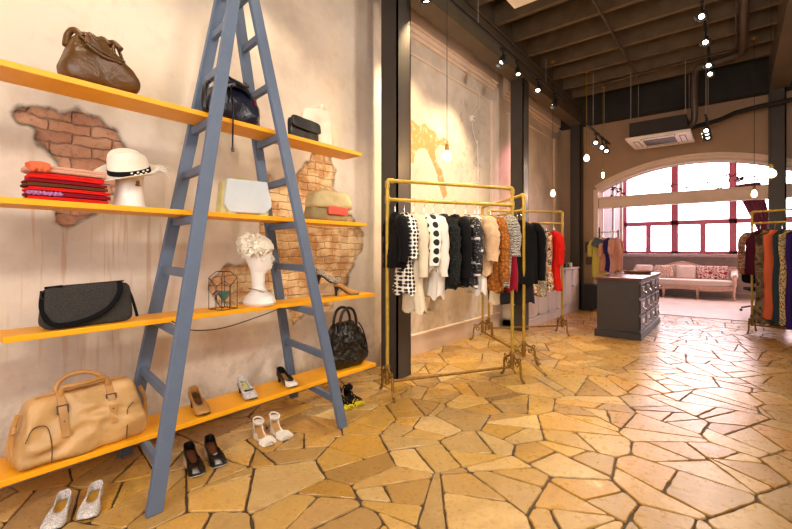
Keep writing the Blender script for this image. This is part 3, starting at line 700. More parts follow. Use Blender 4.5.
# pale blue hexagonal bag
b = bagroot('structured_handbag', 'pale blue and cream structured handbag below the backpack', 1.575, -2.64, S2, PI / 2 - .12)
g = G(); pr = [(-.155, 0), (-.13, .02), (-.165, .08), (-.155, .235), (.145, .245), (.18, .12), (.18, .08), (.13, .0)]
def prism(g, pts, y0, y1): loft(g, [[V((x, y0, z)) for x, z in pts], [V((x, y1, z)) for x, z in pts]])
prism(g, [(-.18, 0), (-.155, .235), (.15, .235), (.17, 0)], -.03, .085); mk('bag_body', g, M['lime_cream'], b, smooth=True, bevel=.02)
g = G(); prism(g, [(-.13, .015), (-.165, .07), (-.15, .24), (.14, .245), (.175, .10), (.175, .07), (.125, .015)], -.055, -.03); mk('front_flap', g, M['paleblue'], b, smooth=True, bevel=.009)
g = G(); tube(g, [(-.1, .03, .23), (-.06, .03, .26), (.05, .03, .262), (.12, .03, .235)], .007, 8, smooth=4, flat=.6); mk('handle', g, M['lime_cream'], b, smooth=True)
for x in (-.11, .12):
    g = G(); bx(g, x - .03, x + .03, -.045, -.02, -.0, .02); mk('corner_base', g, M['lime_cream'], b, bevel=.004)

# olive shoulder bag with coral panel
b = bagroot('shoulder_bag', 'olive and beige shoulder bag with coral red panel beside the brick patch', 2.33, -2.65, S2)
def f(p): t = p.z / .2; return V((p.x * (1 - .15 * t), p.y * (1 - .3 * t), p.z)) + wr(p, .012, 9, 6)
g = G(); soft(g, .42, .16, .17, f, 16, 5); mk('bag_body', g, M['olive'], b, smooth=True, merge=True, ang=75)
def f(p): t = p.z / .17; return V((p.x * (1 - .22 * t), p.y * (1 - .2 * t), p.z - .15 * p.x * p.x)) + wr(p, .012, 9, 2)
g = G(); soft(g, .47, .18, .15, f, 14, 5); mk('flap', g, M['beige_leather'], b, smooth=True, merge=True, ang=75, loc=(.02, -.01, .105))
g = G(); soft(g, .22, .02, .07, lambda p: p + wr(p, .004, 9, 2), 8, 7); mk('coral_panel', g, M['coral_leather'], b, smooth=True, merge=True, loc=(.05, -.085, .055), label='coral red panel')
g = G(); tube(g, [(-.10, 0, .22), (-.06, -.03, .27), (.02, -.05, .24), (.04, -.06, .2)], .008, 8, smooth=5); tube(g, [(-.05, .03, .23), (.02, .02, .3), (.12, .0, .26), (.14, 0, .2)], .006, 8, smooth=5); mk('strap', g, M['beige_leather'], b, smooth=True)

# dark grey felt bag
b = bagroot('felt_shoulder_bag', 'dark grey felt shoulder bag on the third board down', .675, -2.645, S3, PI / 2 + .05)
def f(p): t = p.z / .215; return V((p.x * (1 - .05 * t), p.y * (1 - .5 * t), p.z + .01 * t * p.x * 3)) + wr(p, .009, 8, 3)
g = G(); soft(g, .40, .13, .215, f, 18, 8); mk('bag_body', g, M['felt'], b, smooth=True, merge=True, ang=70)
g = G(); tube(g, [(-.19, -.0, .19), (-.2, -.03, .10), (-.17, -.075, .03), (-.05, -.085, .035), (.06, -.08, .085), (.12, -.06, .16), (.135, -.02, .22)], .008, 8, smooth=8, flat=1.6); tube(g, [(.175, -.0, .20), (.195, -.03, .12), (.215, -.045, .02)], .008, 8, smooth=5); tube(g, [(-.185, 0, .205), (-.12, -.03, .212)], .006, 6); mk('strap', g, M['f_black'], b, smooth=True)
g = G(); tube(g, [(-.19 + .015 * math.cos(a), -.02, .17 + .02 * math.sin(a)) for a in [i * PI / 5 for i in range(10)]], .0035, 6, closed=True); mk('ring_buckle', g, M['black'], b, smooth=True); g = G(); tube(g, [(.135, -.03, .205), (.16, -.03, .21), (.16, -.03, .19), (.135, -.03, .185)], .0035, 6, closed=True); mk('ring_buckle', g, M['black'], b, smooth=True)
g = G(); tube(g, [(-.17, -.01, .208), (.16, -.01, .222)], .004, 6); mk('zip', g, M['black'], b)

# big tan holdall
b = bagroot('leather_holdall', 'big tan leather holdall with two buckled straps on the lowest board', .655, -2.685, S4, PI / 2 + .03)
H = .315
def f(p):
    t = p.z / H; s = sm(.55, .0, t)
    w = interp(t, [(0, 1.02), (.2, 1.02), (.45, .94), (.75, .86), (1, .80)])
    q = V((p.x * w, p.y * interp(t, [(0, 1), (.3, 1.05), (.7, .8), (1, .42)]), p.z + .012 * t * p.x * 3))
    q += wr(p, .014, 6, 3) + V((0, .010 * math.sin(18 * p.x + 40 * p.z + 7 * nz(p, 5)) + .006 * math.sin(34 * p.x - 30 * p.z + 6 * nz(p, 4, 3)), 0)) * (1 - .5 * t)
    return q
g = G(); soft(g, .56, .26, H, f, 30, 11); body = mk('bag_body', g, M['tan'], b, smooth=True, merge=True, ang=75)
g = G()   # seams + piping
def surf(x, z):  # front surface y
    t = z / H; return -.13 * interp(t, [(0, 1), (.3, 1.05), (.7, .8), (1, .42)]) * (1 - .0 * abs(x)) - .004
tube(g, [(x, surf(x, z) - .006, z) for x, z in ((-.255, .14), (-.23, .19), (-.2, .2), (-.17, .18), (-.16, .1), (-.16, .02))], .0025, 6, smooth=5)
tube(g, [(x, surf(x, z) - .006, z) for x, z in ((.16, .02), (.162, .1), (.17, .17), (.2, .2))], .0025, 6, smooth=5)
mk('piping', g, M['brown'], b, smooth=True)
g = G(); tube(g, [(-.2, -.03, H - .005), (0, -.035, H + .004), (.2, -.03, H + .008)], .003, 6, smooth=4); mk('zip', g, M['tan_dark'], b)
for x in (-.105, .105):
    g = G(); pts = [(x, -.035, H + .012), (x, -.07, H - .035), (x, -.105, .22), (x + .002, -.139, .12)]
    r0 = []
    for q in catmull(pts, 5):
        r0.append([q + V((-.017, -.004, 0)), q + V((.017, -.004, 0)), q + V((.017, .006, 0)), q + V((-.017, .006, 0))])
    loft(g, r0); s_ = mk('buckled_strap', g, M['tan_dark'], b, bevel=.002)
    g = G(); zc = .245; cy = -.098
    tube(g, [(x - .022, cy + .004, zc - .018), (x + .022, cy + .004, zc - .018), (x + .022, cy - .001 + .012, zc + .018), (x - .022, cy + .012, zc + .018)], .004, 6, closed=True); ball(g, (x, -.115, .19), .007, 8, 5); mk('buckle', g, M['pipe'], s_, smooth=True)
for sgn, lean in ((-1, -.02), (1, .03)):
    g = G(); yb = -.05 if sgn < 0 else .03
    tube(g, [(-.105, yb, H - .01), (-.095, yb * 1.2, H + .03), (-.05, yb * 1.6 - .01 * (sgn < 0), H + .038 + .02 * (sgn > 0)), (.02, yb * 1.6, H + .038 + .025 * (sgn > 0)), (.085, yb * 1.1, H + .035), (.105, yb, H - .01)], .012, 10, smooth=7)
    mk('handle', g, M['tan_dark'], b, smooth=True)
for x in (-.28, .29):
    g = G(); tube(g, [(x * .93, -.02, .25), (x, -.03, .19), (x * 1.02, -.03, .12), (x * 1.0, -.06, .03)], .006, 6, smooth=4, flat=2); tube(g, [(x * .98, -.035, .2), (x * 1.0, -.04, .17)], .012, 8); mk('side_strap', g, M['tan_dark'], b, smooth=True)

# crinkled black tote with loop handle
b = bagroot('crinkled_tote', 'shiny crinkled black tote with tall loop handle on the lowest board', 2.60, -2.69, S4)
def f(p):
    t = p.z / .40; w = interp(t, [(0, 1), (.5, .97), (.85, .72), (1, .52)])
    q = V((p.x * w - .03 * t, p.y * interp(t, [(0, 1), (.6, .8), (1, .35)]), p.z)); q += wr(p, .03, 9, 1) * sm(0, .1, t) + wr(p, .016, 24, 5) * sm(0, .1, t); q.z = max(0, q.z); return q
g = G(); soft(g, .43, .18, .40, f, 34, 5); mk('bag_body', g, M['blackbag'], b, smooth=True, merge=True, ang=50)
for yy in (-.04, .04):
    g = G(); tube(g, [(-.125, yy, .33), (-.115, yy, .43), (-.08, yy, .50), (-.02, yy, .525), (.04, yy, .50), (.075, yy, .43), (.08, yy, .35)], .013, 10, smooth=6); mk('handle', g, M['leather_black'], b, smooth=True)
g = G(); tube(g, [(.12, -.03, .38), (.17, -.04, .30), (.21, -.05, .15), (.215, -.05, .05)], .010, 8, smooth=5, flat=.5); mk('side_strap', g, M['leather_black'], b, smooth=True)

# ------------------------------------------------------------------ folded scarves
def folded(name, label, mat, y, x, z, w, d, h, rz=0, seed=0, roll=False, cat='scarf', fr=None):
    b = None; g = G()
    def fn(p):
        return V((p.x * (1 + .012 * nz(p, 9, seed)), p.y, p.z + .006 * nz((p.x * 6, p.y * 6, seed), 1) * (p.z / h) ))
    soft(g, w, d, h, fn, 10, 4)
    for k in (.3, .7):  # fold edges
        tube(g, [(-w / 2 * .96, -d / 2 + .004, h * k), (0, -d / 2 - .003, h * k + .001), (w / 2 * .96, -d / 2 + .004, h * k)], h * .22, 6, smooth=4)
    o = mk(name, g, mat, smooth=True, ang=60, loc=(x, y, z), rot=(0, 0, PI / 2 + rz)); o['label'] = label; o['category'] = cat; o['group'] = 'folded scarves stacked beside the straw hat'; return o
zz = S2
for i, (mt, lb, w, d, h) in enumerate([
    ('f_red', 'red folded scarf, bottom of the stack beside the hat', .33, .20, .018),
    ('f_dred', 'wine red folded scarf with lilac edge near the stack bottom', .34, .20, .022),
    ('f_red', 'bright red folded scarf, second red from the stack bottom', .335, .20, .020),
    ('f_brown', 'brown folded scarf in the middle of the stack', .33, .20, .018),
    ('f_dred', 'dark wine folded scarf just above the middle brown one', .325, .20, .016),
    ('f_red', 'thick red folded scarf just under the dusty pink one', .30, .19, .030)]):
    o = folded('folded_scarf', lb, M[mt], .575 + R.uniform(-.008, .008), -2.625, zz, w, d, h, R.uniform(-.04, .04), i * 3)
    if i == 1:
        g = G(); n = 24; tube(g, [(-.165 + .13 * k / n, -.105 + .004 * math.sin(k * 1.9), .012 + .004 * math.cos(k * 2.3)) for k in range(n)], .009, 6); mk('fringe', g, M['f_lilac'], o, smooth=True)
    zz += h + .001
o = folded('folded_scarf', 'dusty pink folded scarf with rolled end, top of the stack', M['f_pink'], .565, -2.625, zz, .32, .19, .038, .03, 33)
g = G(); rr = []
for k in range(14):
    rr.append((-.155 + .005 * k, -.10 + .003 * math.sin(k * 2), .02 + .004 * math.sin(k * 1.4)))
tube(g, rr, .02, 10); tube(g, [(-.15, -.09, .034), (-.11, -.1, .036), (-.08, -.1, .03)], .013, 8, smooth=3); mk('rolled_end', g, M['f_coral'], o, smooth=True)

# ------------------------------------------------------------------ mannequin heads and hats
def head_mesh(g, s=1.0, z0=0):
    # local +y = face direction; profile tables along height of neck+head (metres), base block included
    fz = [(0, .10), (.02, .112), (.06, .10), (.09, .060), (.125, .044), (.16, .040), (.215, .043), (.235, .062), (.25, .086), (.262, .096), (.275, .095), (.284, .100), (.292, .098), (.302, .100), (.34, .101), (.36, .096), (.38, .101), (.42, .102), (.46, .088), (.49, .052), (.503, .005)]
    bz = [(0, .10), (.02, .11), (.06, .09), (.09, .060), (.13, .050), (.2, .054), (.26, .066), (.32, .092), (.38, .112), (.43, .108), (.47, .082), (.495, .04), (.503, .005)]
    sz = [(0, .135), (.02, .148), (.06, .125), (.09, .070), (.13, .045), (.2, .046), (.235, .050), (.255, .058), (.29, .066), (.32, .072), (.38, .077), (.43, .075), (.47, .06), (.495, .032), (.503, .004)]
    n = 48; rings = []
    for i in range(120):
        z = .503 * i / 119; ff, bb, ss = interp(z, fz), interp(z, bz), interp(z, sz); ring = []
        nose = interp(z, [(0, 0), (.302, 0), (.314, .020), (.320, .025), (.334, .019), (.356, .008), (.376, .001), (.5, 0)])
        for j in range(n):
            a = 2 * PI * j / n; x = math.sin(a) * ss; y = math.cos(a) * (ff if math.cos(a) > 0 else bb)
            dx = math.atan2(math.sin(a), math.cos(a))
            y += nose * math.exp(-(dx / .16) ** 2)
            for sg in (-1, 1):
                y -= .012 * math.exp(-((dx - sg * .42) / .2) ** 2 - ((z - .362) / .013) ** 2)   # eye sockets
                y += .006 * math.exp(-((dx - sg * .42) / .12) ** 2 - ((z - .361) / .007) ** 2)  # lids
            y += .006 * math.exp(-(dx / .26) ** 2 - ((z - .282) / .005) ** 2) + .006 * math.exp(-(dx / .22) ** 2 - ((z - .294) / .005) ** 2)  # lips
            ring.append(V((x * s, y * s, z0 + z * s)))
        rings.append(ring)
    loft(g, rings)
    for sg in (-1, 1):
        tube(g, [V((sg * .076 * s, (-.004 + .018 * math.cos(a)) * s, z0 + (.345 + .028 * math.sin(a)) * s)) for a in [i * PI / 5 for i in range(10)]], .0055 * s, 6, closed=True)

b = thing('mannequin_head', 'white mannequin head in profile wearing a cream flower hat and fine necklaces', 'mannequin head', (-2.665, 1.70, S3), -.15)
g = G(); head_mesh(g, 1.0); mk('head', g, M['mannequin'], b, smooth=True, ang=80)
for zc, rr_, sag in ((.08, .068, .04), (.07, .075, .06)):
    g = G(); tube(g, [(rr_ * math.sin(a), rr_ * math.cos(a) - .0, zc - sag * .5 * math.cos(a) + .02) for a in [i * PI / 12 for i in range(24)]], .0018, 5, closed=True)
    if sag > .05: ball(g, (0, .088, .045), .008, 8, 6)
    mk('necklace', g, M['iron_brass'], b, smooth=True)
h = thing('flower_hat', 'cream petalled cocktail hat pinned on the profile mannequin head', 'hat', (-2.665, 1.68, S3 + .40), 0)
g = G(); lathe(g, [(.10, -.02), (.115, .0), (.11, .03), (.09, .06), (.05, .085), (.005, .092)], 20, sy=1.1); mk('crown', g, M['straw'], h, smooth=True)
g = G(); rq = random.Random(4)
for k in range(230):
    a = rq.uniform(0, 2 * PI); e = rq.uniform(-.35, 1.3); cdir = V((math.cos(a) * math.cos(e), math.sin(a) * math.cos(e) - .35, math.sin(e))).normalized()
    base = V((0, -.03, .0)) + cdir * .085; L = rq.uniform(.025, .05); side = cdir.orthogonal().normalized(); side.rotate(Matrix.Rotation(rq.uniform(0, 6), 3, cdir)); L *= rq.uniform(.6, 1.1)
    tip = base + cdir * L * .8 + side * L * .8; w = cdir.cross(side) * L * .5
    g.add([base - w * .4, base + w * .4, (base + tip) / 2 + w + cdir * .01, tip, (base + tip) / 2 - w + cdir * .01], [(0, 1, 2, 3, 4)])
mk('petals', g, M['straw'], h, solid=.002)
g = G(); rq = random.Random(6)
for k in range(40): # dotted net veil at the brow
    a = PI / 2 + rq.uniform(-1.0, 1.0); z = rq.uniform(-.14, .05); ball(g, (.098 * math.cos(a), .118 * math.sin(a), z), .0028, 6, 4)
mk('veil_dots', g, M['f_darkgrey'], h)

b = thing('hat_stand', 'white tapering hat stand with a small brooch under the straw hat', 'hat stand', (-2.65, .865, S2), .1)
g = G(); lathe(g, [(.078, 0), (.08, .008), (.070, .02), (.066, .06), (.062, .12), (.064, .17), (.072, .21), (.070, .25), (.05, .28), (.003, .29)], 28, sy=1.1); mk('column', g, M['mannequin'], b, smooth=True, ang=80)
g = G(); ball(g, (.066, .015, .14), (.008, .011, .012), 10, 6); ball(g, (.066, .015, .125), (.006, .016, .006), 10, 6); mk('brooch', g, M['iron_brass'], b, smooth=True)
# straw hat, tilted
h = thing('straw_hat', 'white straw hat with black patterned band on the second board from the top', 'hat', (-2.63, .862, S2 + .195), rot=(.30, .34, 0))
g = G(); n = 40; rings = []
def brim(r, a):
    return V((r * math.cos(a), r * 1.12 * math.sin(a), .028 * ((r - .09) / .08) ** 2 * (math.cos(a) ** 2 * 1.2 - .25)))
for r in (.088, .108, .13, .152, .170): rings.append([brim(r, 2 * PI * j / n) for j in range(n)])
rings2 = [[p + V((0, 0, .004)) for p in r] for r in reversed(rings)]
loft(g, rings + rings2, False, False); mk('brim', g, M['straw'], h, smooth=True)
g = G(); rings = []
for k, (z, r) in enumerate([(0, .092), (.03, .090), (.06, .087), (.09, .083), (.115, .077), (.128, .066), (.132, .05), (.122, .025), (.116, .005)]):
    ring = []
    for j in range(n):
        a = 2 * PI * j / n; x, y = r * math.cos(a), r * 1.15 * math.sin(a)
        dent = .022 * sm(.06, .12, z) * math.exp(-(x / .03) ** 2) + .012 * sm(.05, .12, z) * math.exp(-((y - .07) / .035) ** 2)
        ring.append(V((x, y, z - dent)))
    rings.append(ring)
loft(g, rings, False, True); mk('crown', g, M['straw'], h, smooth=True, ang=80)
g = G(); loft(g, [[V((r * math.cos(2 * PI * j / n), r * 1.14 * math.sin(2 * PI * j / n), z)) for j in range(n)] for r, z in ((.0935, .004), (.0945, .006), (.0925, .030), (.091, .032))], False, False); bnd = mk('hat_band', g, M['f_black'], h, smooth=True)
g = G()
for k in range(7):
    a = -.15 + k * .14; ball(g, (.0955 * math.cos(a), .0955 * 1.14 * math.sin(a), .017 + .006 * (-1) ** k), (.0045, .007, .005), 8, 5)
mk('band_pattern', g, M['f_white'], bnd)
g = G(); rq = random.Random(8)
for k in range(26):
    a = .9 + rq.uniform(-.25, .5); p = V((.11 * math.cos(a), .125 * math.sin(a), .01)); tube(g, [p, p + V((rq.uniform(-.01, .03), rq.uniform(.02, .05), rq.uniform(-.01, .03))), p + V((rq.uniform(-.02, .04), rq.uniform(.05, .085), rq.uniform(-.05, .02)))], .0016, 4, smooth=3)
mk('feather_trim', g, M['f_white'], h)

# wire terrarium with a teal hair ornament inside
b = thing('wire_lantern', 'geometric black wire lantern beside the profile mannequin head', 'lantern', (-2.64, 1.415, S3), .2)
g = G(); bw, tw, hh = .062, .05, .25; cs = [(-1, -1), (1, -1), (1, 1), (-1, 1)]
for i in range(4):
    (a, c_), (a2, c2) = cs[i], cs[(i + 1) % 4]; zt = .21 - .03 * (i % 2)
    tube(g, [(a * bw, c_ * bw, .003), (a2 * bw, c2 * bw, .003)], .0022, 5); tube(g, [(a * bw, c_ * bw, .003), (a * bw, c_ * bw, zt)], .0022, 5)
    tube(g, [(a * bw, c_ * bw, zt), (a * .03, c_ * .03, hh)], .0022, 5); tube(g, [(a * .03, c_ * .03, hh), (a2 * .03, c2 * .03, hh)], .0022, 5)
    tube(g, [(a * bw, c_ * bw, zt), ((a + a2) / 2 * bw, (c_ + c2) / 2 * bw, .15), (a2 * bw, c2 * bw, .21 - .03 * ((i + 1) % 2))], .0022, 5)
    tube(g, [((a + a2) / 2 * bw, (c_ + c2) / 2 * bw, .15), ((a + a2) / 2 * bw, (c_ + c2) / 2 * bw, .003)], .0022, 5)
mk('wire_frame', g, M['black'], b)
o = thing('hair_fascinator', 'teal and gold feathered hair ornament inside the wire lantern', 'hair ornament', (-2.64, 1.42, S3 + .005))
g = G(); lathe(g, [(.003, .05), (.015, .06), (.032, .085), (.04, .108), (.036, .112)], 14); mk('cup', g, simple('teal_feather', rgb(64, 110, 100), .4, var=.5, vs=30), o, smooth=True, solid=.002)
g = G(); tube(g, [(0, -.04, .10), (0, -.055, .07), (0, -.03, .02), (0, .0, .0)], .003, 6, smooth=6); tube(g, [(0, 0, .06), (.02, .02, .0)], .002, 5); tube(g, [(0, 0, .06), (-.02, .02, .0)], .002, 5); mk('stem', g, M['black'], o)
g = G(); tube(g, [(.0, -.01, .11), (.01, -.05, .12), (.01, -.08, .10)], .008, 6, smooth=5, flat=.4); mk('feather', g, M['f_navy'], o)

# ------------------------------------------------------------------ shoes
def outline_w(t): return 1.18 * interp(t, [(0, .004), (.03, .018), (.12, .027), (.35, .025), (.55, .033), (.72, .040), (.86, .037), (.94, .029), (.98, .017), (1, .004)])
def shoe(name, label, loc, rz, mat, L=.235, heel=.07, sole='leather_black', inner='tan_dark', kind='pump', heelmat=None, toemat=None, group=None, wedge=False, cat='shoe', mirror=1, peep=False, bow=False, heel_w=.011):
    b = thing(name, label, cat, loc, rz, group); heelmat = heelmat or mat
    sk = lambda t: .004 * mirror * math.sin(PI * t)  # slight last curve
    zs = lambda t: heel * (1 - sm(.08, .68, t)) + .006 + .012 * sm(.85, 1, t)
    n = 18
    def P(t, s, k=1.0, dz=0): return V((t * L, sk(t) + s * outline_w(t) * k, zs(t) + dz))
    T = [i / n for i in range(n + 1)]
    loop = [(t, 1) for t in T] + [(t, -1) for t in reversed(T[1:-1])]
    g = G(); loft(g, [[P(t, s, .97, -.005) for t, s in loop], [P(t, s, 1.0, -.001) for t, s in loop]]) ; mk('sole', g, M[sole], b, smooth=True)
    g = G(); vs = []; fs = []
    for i, t in enumerate(T):
        vs += [P(t, -1, .93, .004), P(t, 0, .93, .002), P(t, 1, .93, .004)]
        if i: a = (i - 1) * 3; fs += [(a, a + 3, a + 4, a + 1), (a + 1, a + 4, a + 5, a + 2)]
    g.add(vs, fs); mk('insole', g, M[inner], b, smooth=True)
    if kind == 'pump':
        ta, tb = .015, .60
        def op(t, s):
            u = t; tt = ta + (tb - ta) * u; w = .9 * outline_w(max(tt, .05)) * (math.sin(PI * min(1, max(0, u)) ** .9) ** .45 if 0 < u < 1 else 0)
            if u < .3: w = max(w, .9 * outline_w(tt))
            hz = interp(tt, [(0, .058), (.15, .046), (.35, .032), (.6, .036)])
            return V((tt * L, sk(tt) + s * w, zs(tt) + hz))
        rings = []
        for k, q in enumerate((0, .25, .5, .75, .9, 1.0)):
            ring = []
            for t, s in loop:
                a, o_ = P(t, s), op(t, s)
                m_ = q ** (2.2 if t > .6 else 1.4); p = a.lerp(o_, m_); p.z = a.z + (o_.z - a.z) * (q ** .75)
                if t > .6: p.z = a.z + (o_.z - a.z) * math.sin(q * PI / 2) * (1 - .15 * (t - .6))
                ring.append(p)
            rings.append(ring)
        m = len(loop); GG = G(); GT = G(); vs = [p for r in rings for p in r]; f1 = []; f2 = []
        for i in range(len(rings) - 1):
            for j in range(m):
                t, s = loop[j]; k2 = (j + 1) % m; fc = (i * m + j, i * m + k2, (i + 1) * m + k2, (i + 1) * m + j)
                if peep and t > .965 and 0 < i < 3: continue
                (f2 if (toemat and t > .74 and i < 3) else f1).append(fc)
        GG.add(vs, f1); u = mk('upper', GG, M[mat], b, smooth=True, solid=.0028, ang=70)
        if f2: GT.add(vs, f2); mk('toe_cap', GT, M[toemat], u, smooth=True, solid=.003, ang=70)
        g = G(); tube(g, rings[-1], .0022, 5, closed=True); mk('top_line', g, M[mat], u)
        if bow:
            g = G(); c = V((.62 * L, sk(.6), zs(.62) + .038))
            for s in (-1, 1): ball(g, c + V((0, s * .02, .003)), (.012, .020, .008), 10, 6)
            ball(g, c, (.008, .006, .008), 8, 5); mk('bow', g, M['navy'], u, smooth=True)
    else:
        g = G()
        for tt, dz in ((.88, .022), (.80, .030), (.70, .034))[:1 if kind == 'strappy' else 3]:
            w = outline_w(tt); c = [P(tt + .0, math.cos(a), 1.02, dz * math.sin(a)) for a in [PI * i / 10 for i in range(11)]]; tube(g, c, .011, 8, flat=.25)
        mk('toe_band', g, M[mat], b, smooth=True)
        g = G(); loft(g, [[P(.0 + tt * .2, s, 1.0, 0) for tt, s in ((1.2, -1), (.5, -1), (.05, -1), (.05, 1), (.5, 1), (1.2, 1))], [P(.0 + tt * .2, s, 1.0, .05) for tt, s in ((.7, -1), (.4, -1), (.02, -1), (.02, 1), (.4, 1), (.7, 1))]], False, False, closed=False); mk('heel_counter', g, M['f_black' if kind == 'strappy' else mat], b, solid=.003, smooth=True)
        g = G(); tube(g, [V((.17 * L + .038 * math.cos(a), sk(.2) + .032 * math.sin(a), zs(.1) + .058 - .012 * math.cos(a))) for a in [i * PI / 10 for i in range(20)]], .006, 8, closed=True, flat=.9); mk('ankle_strap', g, M['f_black' if kind == 'strappy' else mat], b, smooth=True)
        if kind == 'sandal':
            g = G(); tube(g, [P(.72, 0, 1, .036), P(.55, 0, 1, .04), P(.38, 0, 1, .06)], .004, 6, smooth=4, flat=.5); mk('centre_strap', g, M[mat], b, smooth=True)
        else:
            g = G()
            for tt in (.35, .5, .62, .74): tube(g, [P(tt, math.cos(a), 1.02, .055 * math.sin(a)) for a in [PI * i / 10 for i in range(11)]], .006, 6)
            for k in range(6): ball(g, (.1 * L + .012 * k, .01 * (-1) ** k, zs(0) + .06 + .01 * (k % 3)), .018, 8, 6)
            mk('lacing', g, M['f_black'], b, smooth=True)
    if heel > .012:
        g = G()
        if wedge:
            T2 = [i / 10 * .62 for i in range(11)]; vs = []
            loft(g, [[V((t * L, sk(t) + s * outline_w(t) * .95, z)) for s, z in ((-1, zs(t) - .004), (1, zs(t) - .004), (1, 0.0), (-1, 0.0))] for t in T2])
        else:
            loft(g, [[V((.02 + xo + rx * math.cos(a), ry * math.sin(a), z)) for a in [2 * PI * i / 10 for i in range(10)]] for xo, rx, ry, z in ((.008, .026, .022, heel + .004), (.004, .018, .018, heel * .75), (.0, heel_w, heel_w * 1.1, heel * .35), (.0, heel_w * .9, heel_w, 0))])
        mk('heel', g, M[heelmat], b, smooth=True, ang=60)
    return b
a40 = -.62
shoe('pump', 'gold snakeskin court shoe at the ladder side of the lowest board', (-2.79, 1.275, S4), -.08, 'tan_dark', inner='brown', heel=.075, heelmat='leather_black')
shoe('pump', 'silver court shoe with dark bow in the middle of the lowest board', (-2.80, 1.625, S4), -.12, 'glitter', inner='lime_cream', heel=.06, bow=True, heelmat='leather_black')
shoe('pump', 'black court shoe with white toe cap on the lowest board', (-2.79, 1.95, S4), -.05, 'leather_black', toemat='f_white', heel=.055)
shoe('pump', 'left of the silver glitter flats on the floor under the holdall', (-2.64, .575, .0), -.48, 'glitter', inner='gold', heel=.02, group='silver glitter flats', L=.24)
shoe('pump', 'right of the silver glitter flats on the floor under the holdall', (-2.61, .705, .0), -.46, 'glitter', inner='gold', heel=.02, group='silver glitter flats', mirror=-1, L=.24)
shoe('peep_toe_shoe', 'left shoe of the black peep-toe wedges on the paving', (-2.61, 1.167, .0), -.17, 'leather_black', sole='f_white', inner='f_brown', heel=.06, wedge=True, heelmat='f_cream', peep=True, L=.25, group='black peep-toe wedges')
shoe('peep_toe_shoe', 'right shoe of the black peep-toe wedges on the paving', (-2.61, 1.298, .0), -.15, 'leather_black', sole='f_white', inner='f_brown', heel=.06, wedge=True, heelmat='f_cream', peep=True, L=.25, group='black peep-toe wedges', mirror=-1)
shoe('sandal', 'left shoe of the white ankle-strap sandals on the paving', (-2.60, 1.63, .0), -.12, 'f_white', sole='f_white', inner='tan_dark', heel=.055, kind='sandal', group='white ankle-strap sandals', wedge=True)
shoe('sandal', 'right shoe of the white ankle-strap sandals on the paving', (-2.585, 1.755, .0), -.10, 'f_white', sole='f_white', inner='tan_dark', heel=.055, kind='sandal', group='white ankle-strap sandals', wedge=True, mirror=-1)
shoe('strappy_shoe', 'black strappy shoe with neon yellow toe beside the ladder foot', (-2.64, 2.40, .0), -.08, 'f_yellow', sole='f_yellow', inner='f_black', heel=.05, kind='strappy', heelmat='f_black', group='black and neon strappy shoes')
shoe('strappy_shoe', 'black strappy shoe with neon yellow toe nearer the brass rack', (-2.62, 2.51, .0), -.08, 'f_yellow', sole='f_yellow', inner='f_black', heel=.05, kind='strappy', heelmat='f_black', group='black and neon strappy shoes', mirror=-1)
g = G(); bx(g, -2.765, -2.67, 2.27, 2.49, S3, S3 + .105); mk('shoe_riser', g, M['acrylic'], bevel=.003, label='clear acrylic block under the dark snakeskin heel', category='display stand')
shoe('pump', 'dark snakeskin heeled shoe raised higher on the third board', (-2.72, 2.275, S3 + .105), 1.25, 'snake', heel=.075, heelmat='leather_black', inner='leather_black')
shoe('pump', 'bronze heeled shoe standing at the end of the third board', (-2.66, 2.42, S3), 1.2, 'tan_dark', heel=.075, heelmat='leather_black', inner='leather_black')
g = G(); tube(g, [(-2.545, 1.05, .885), (-2.54, 1.15, .82), (-2.54, 1.35, .80), (-2.545, 1.62, .84), (-2.545, 1.80, .88)], .0035, 6, smooth=8)
mk('cable', g, M['black'], label='thin black cable drooping under the third board', category='cable')

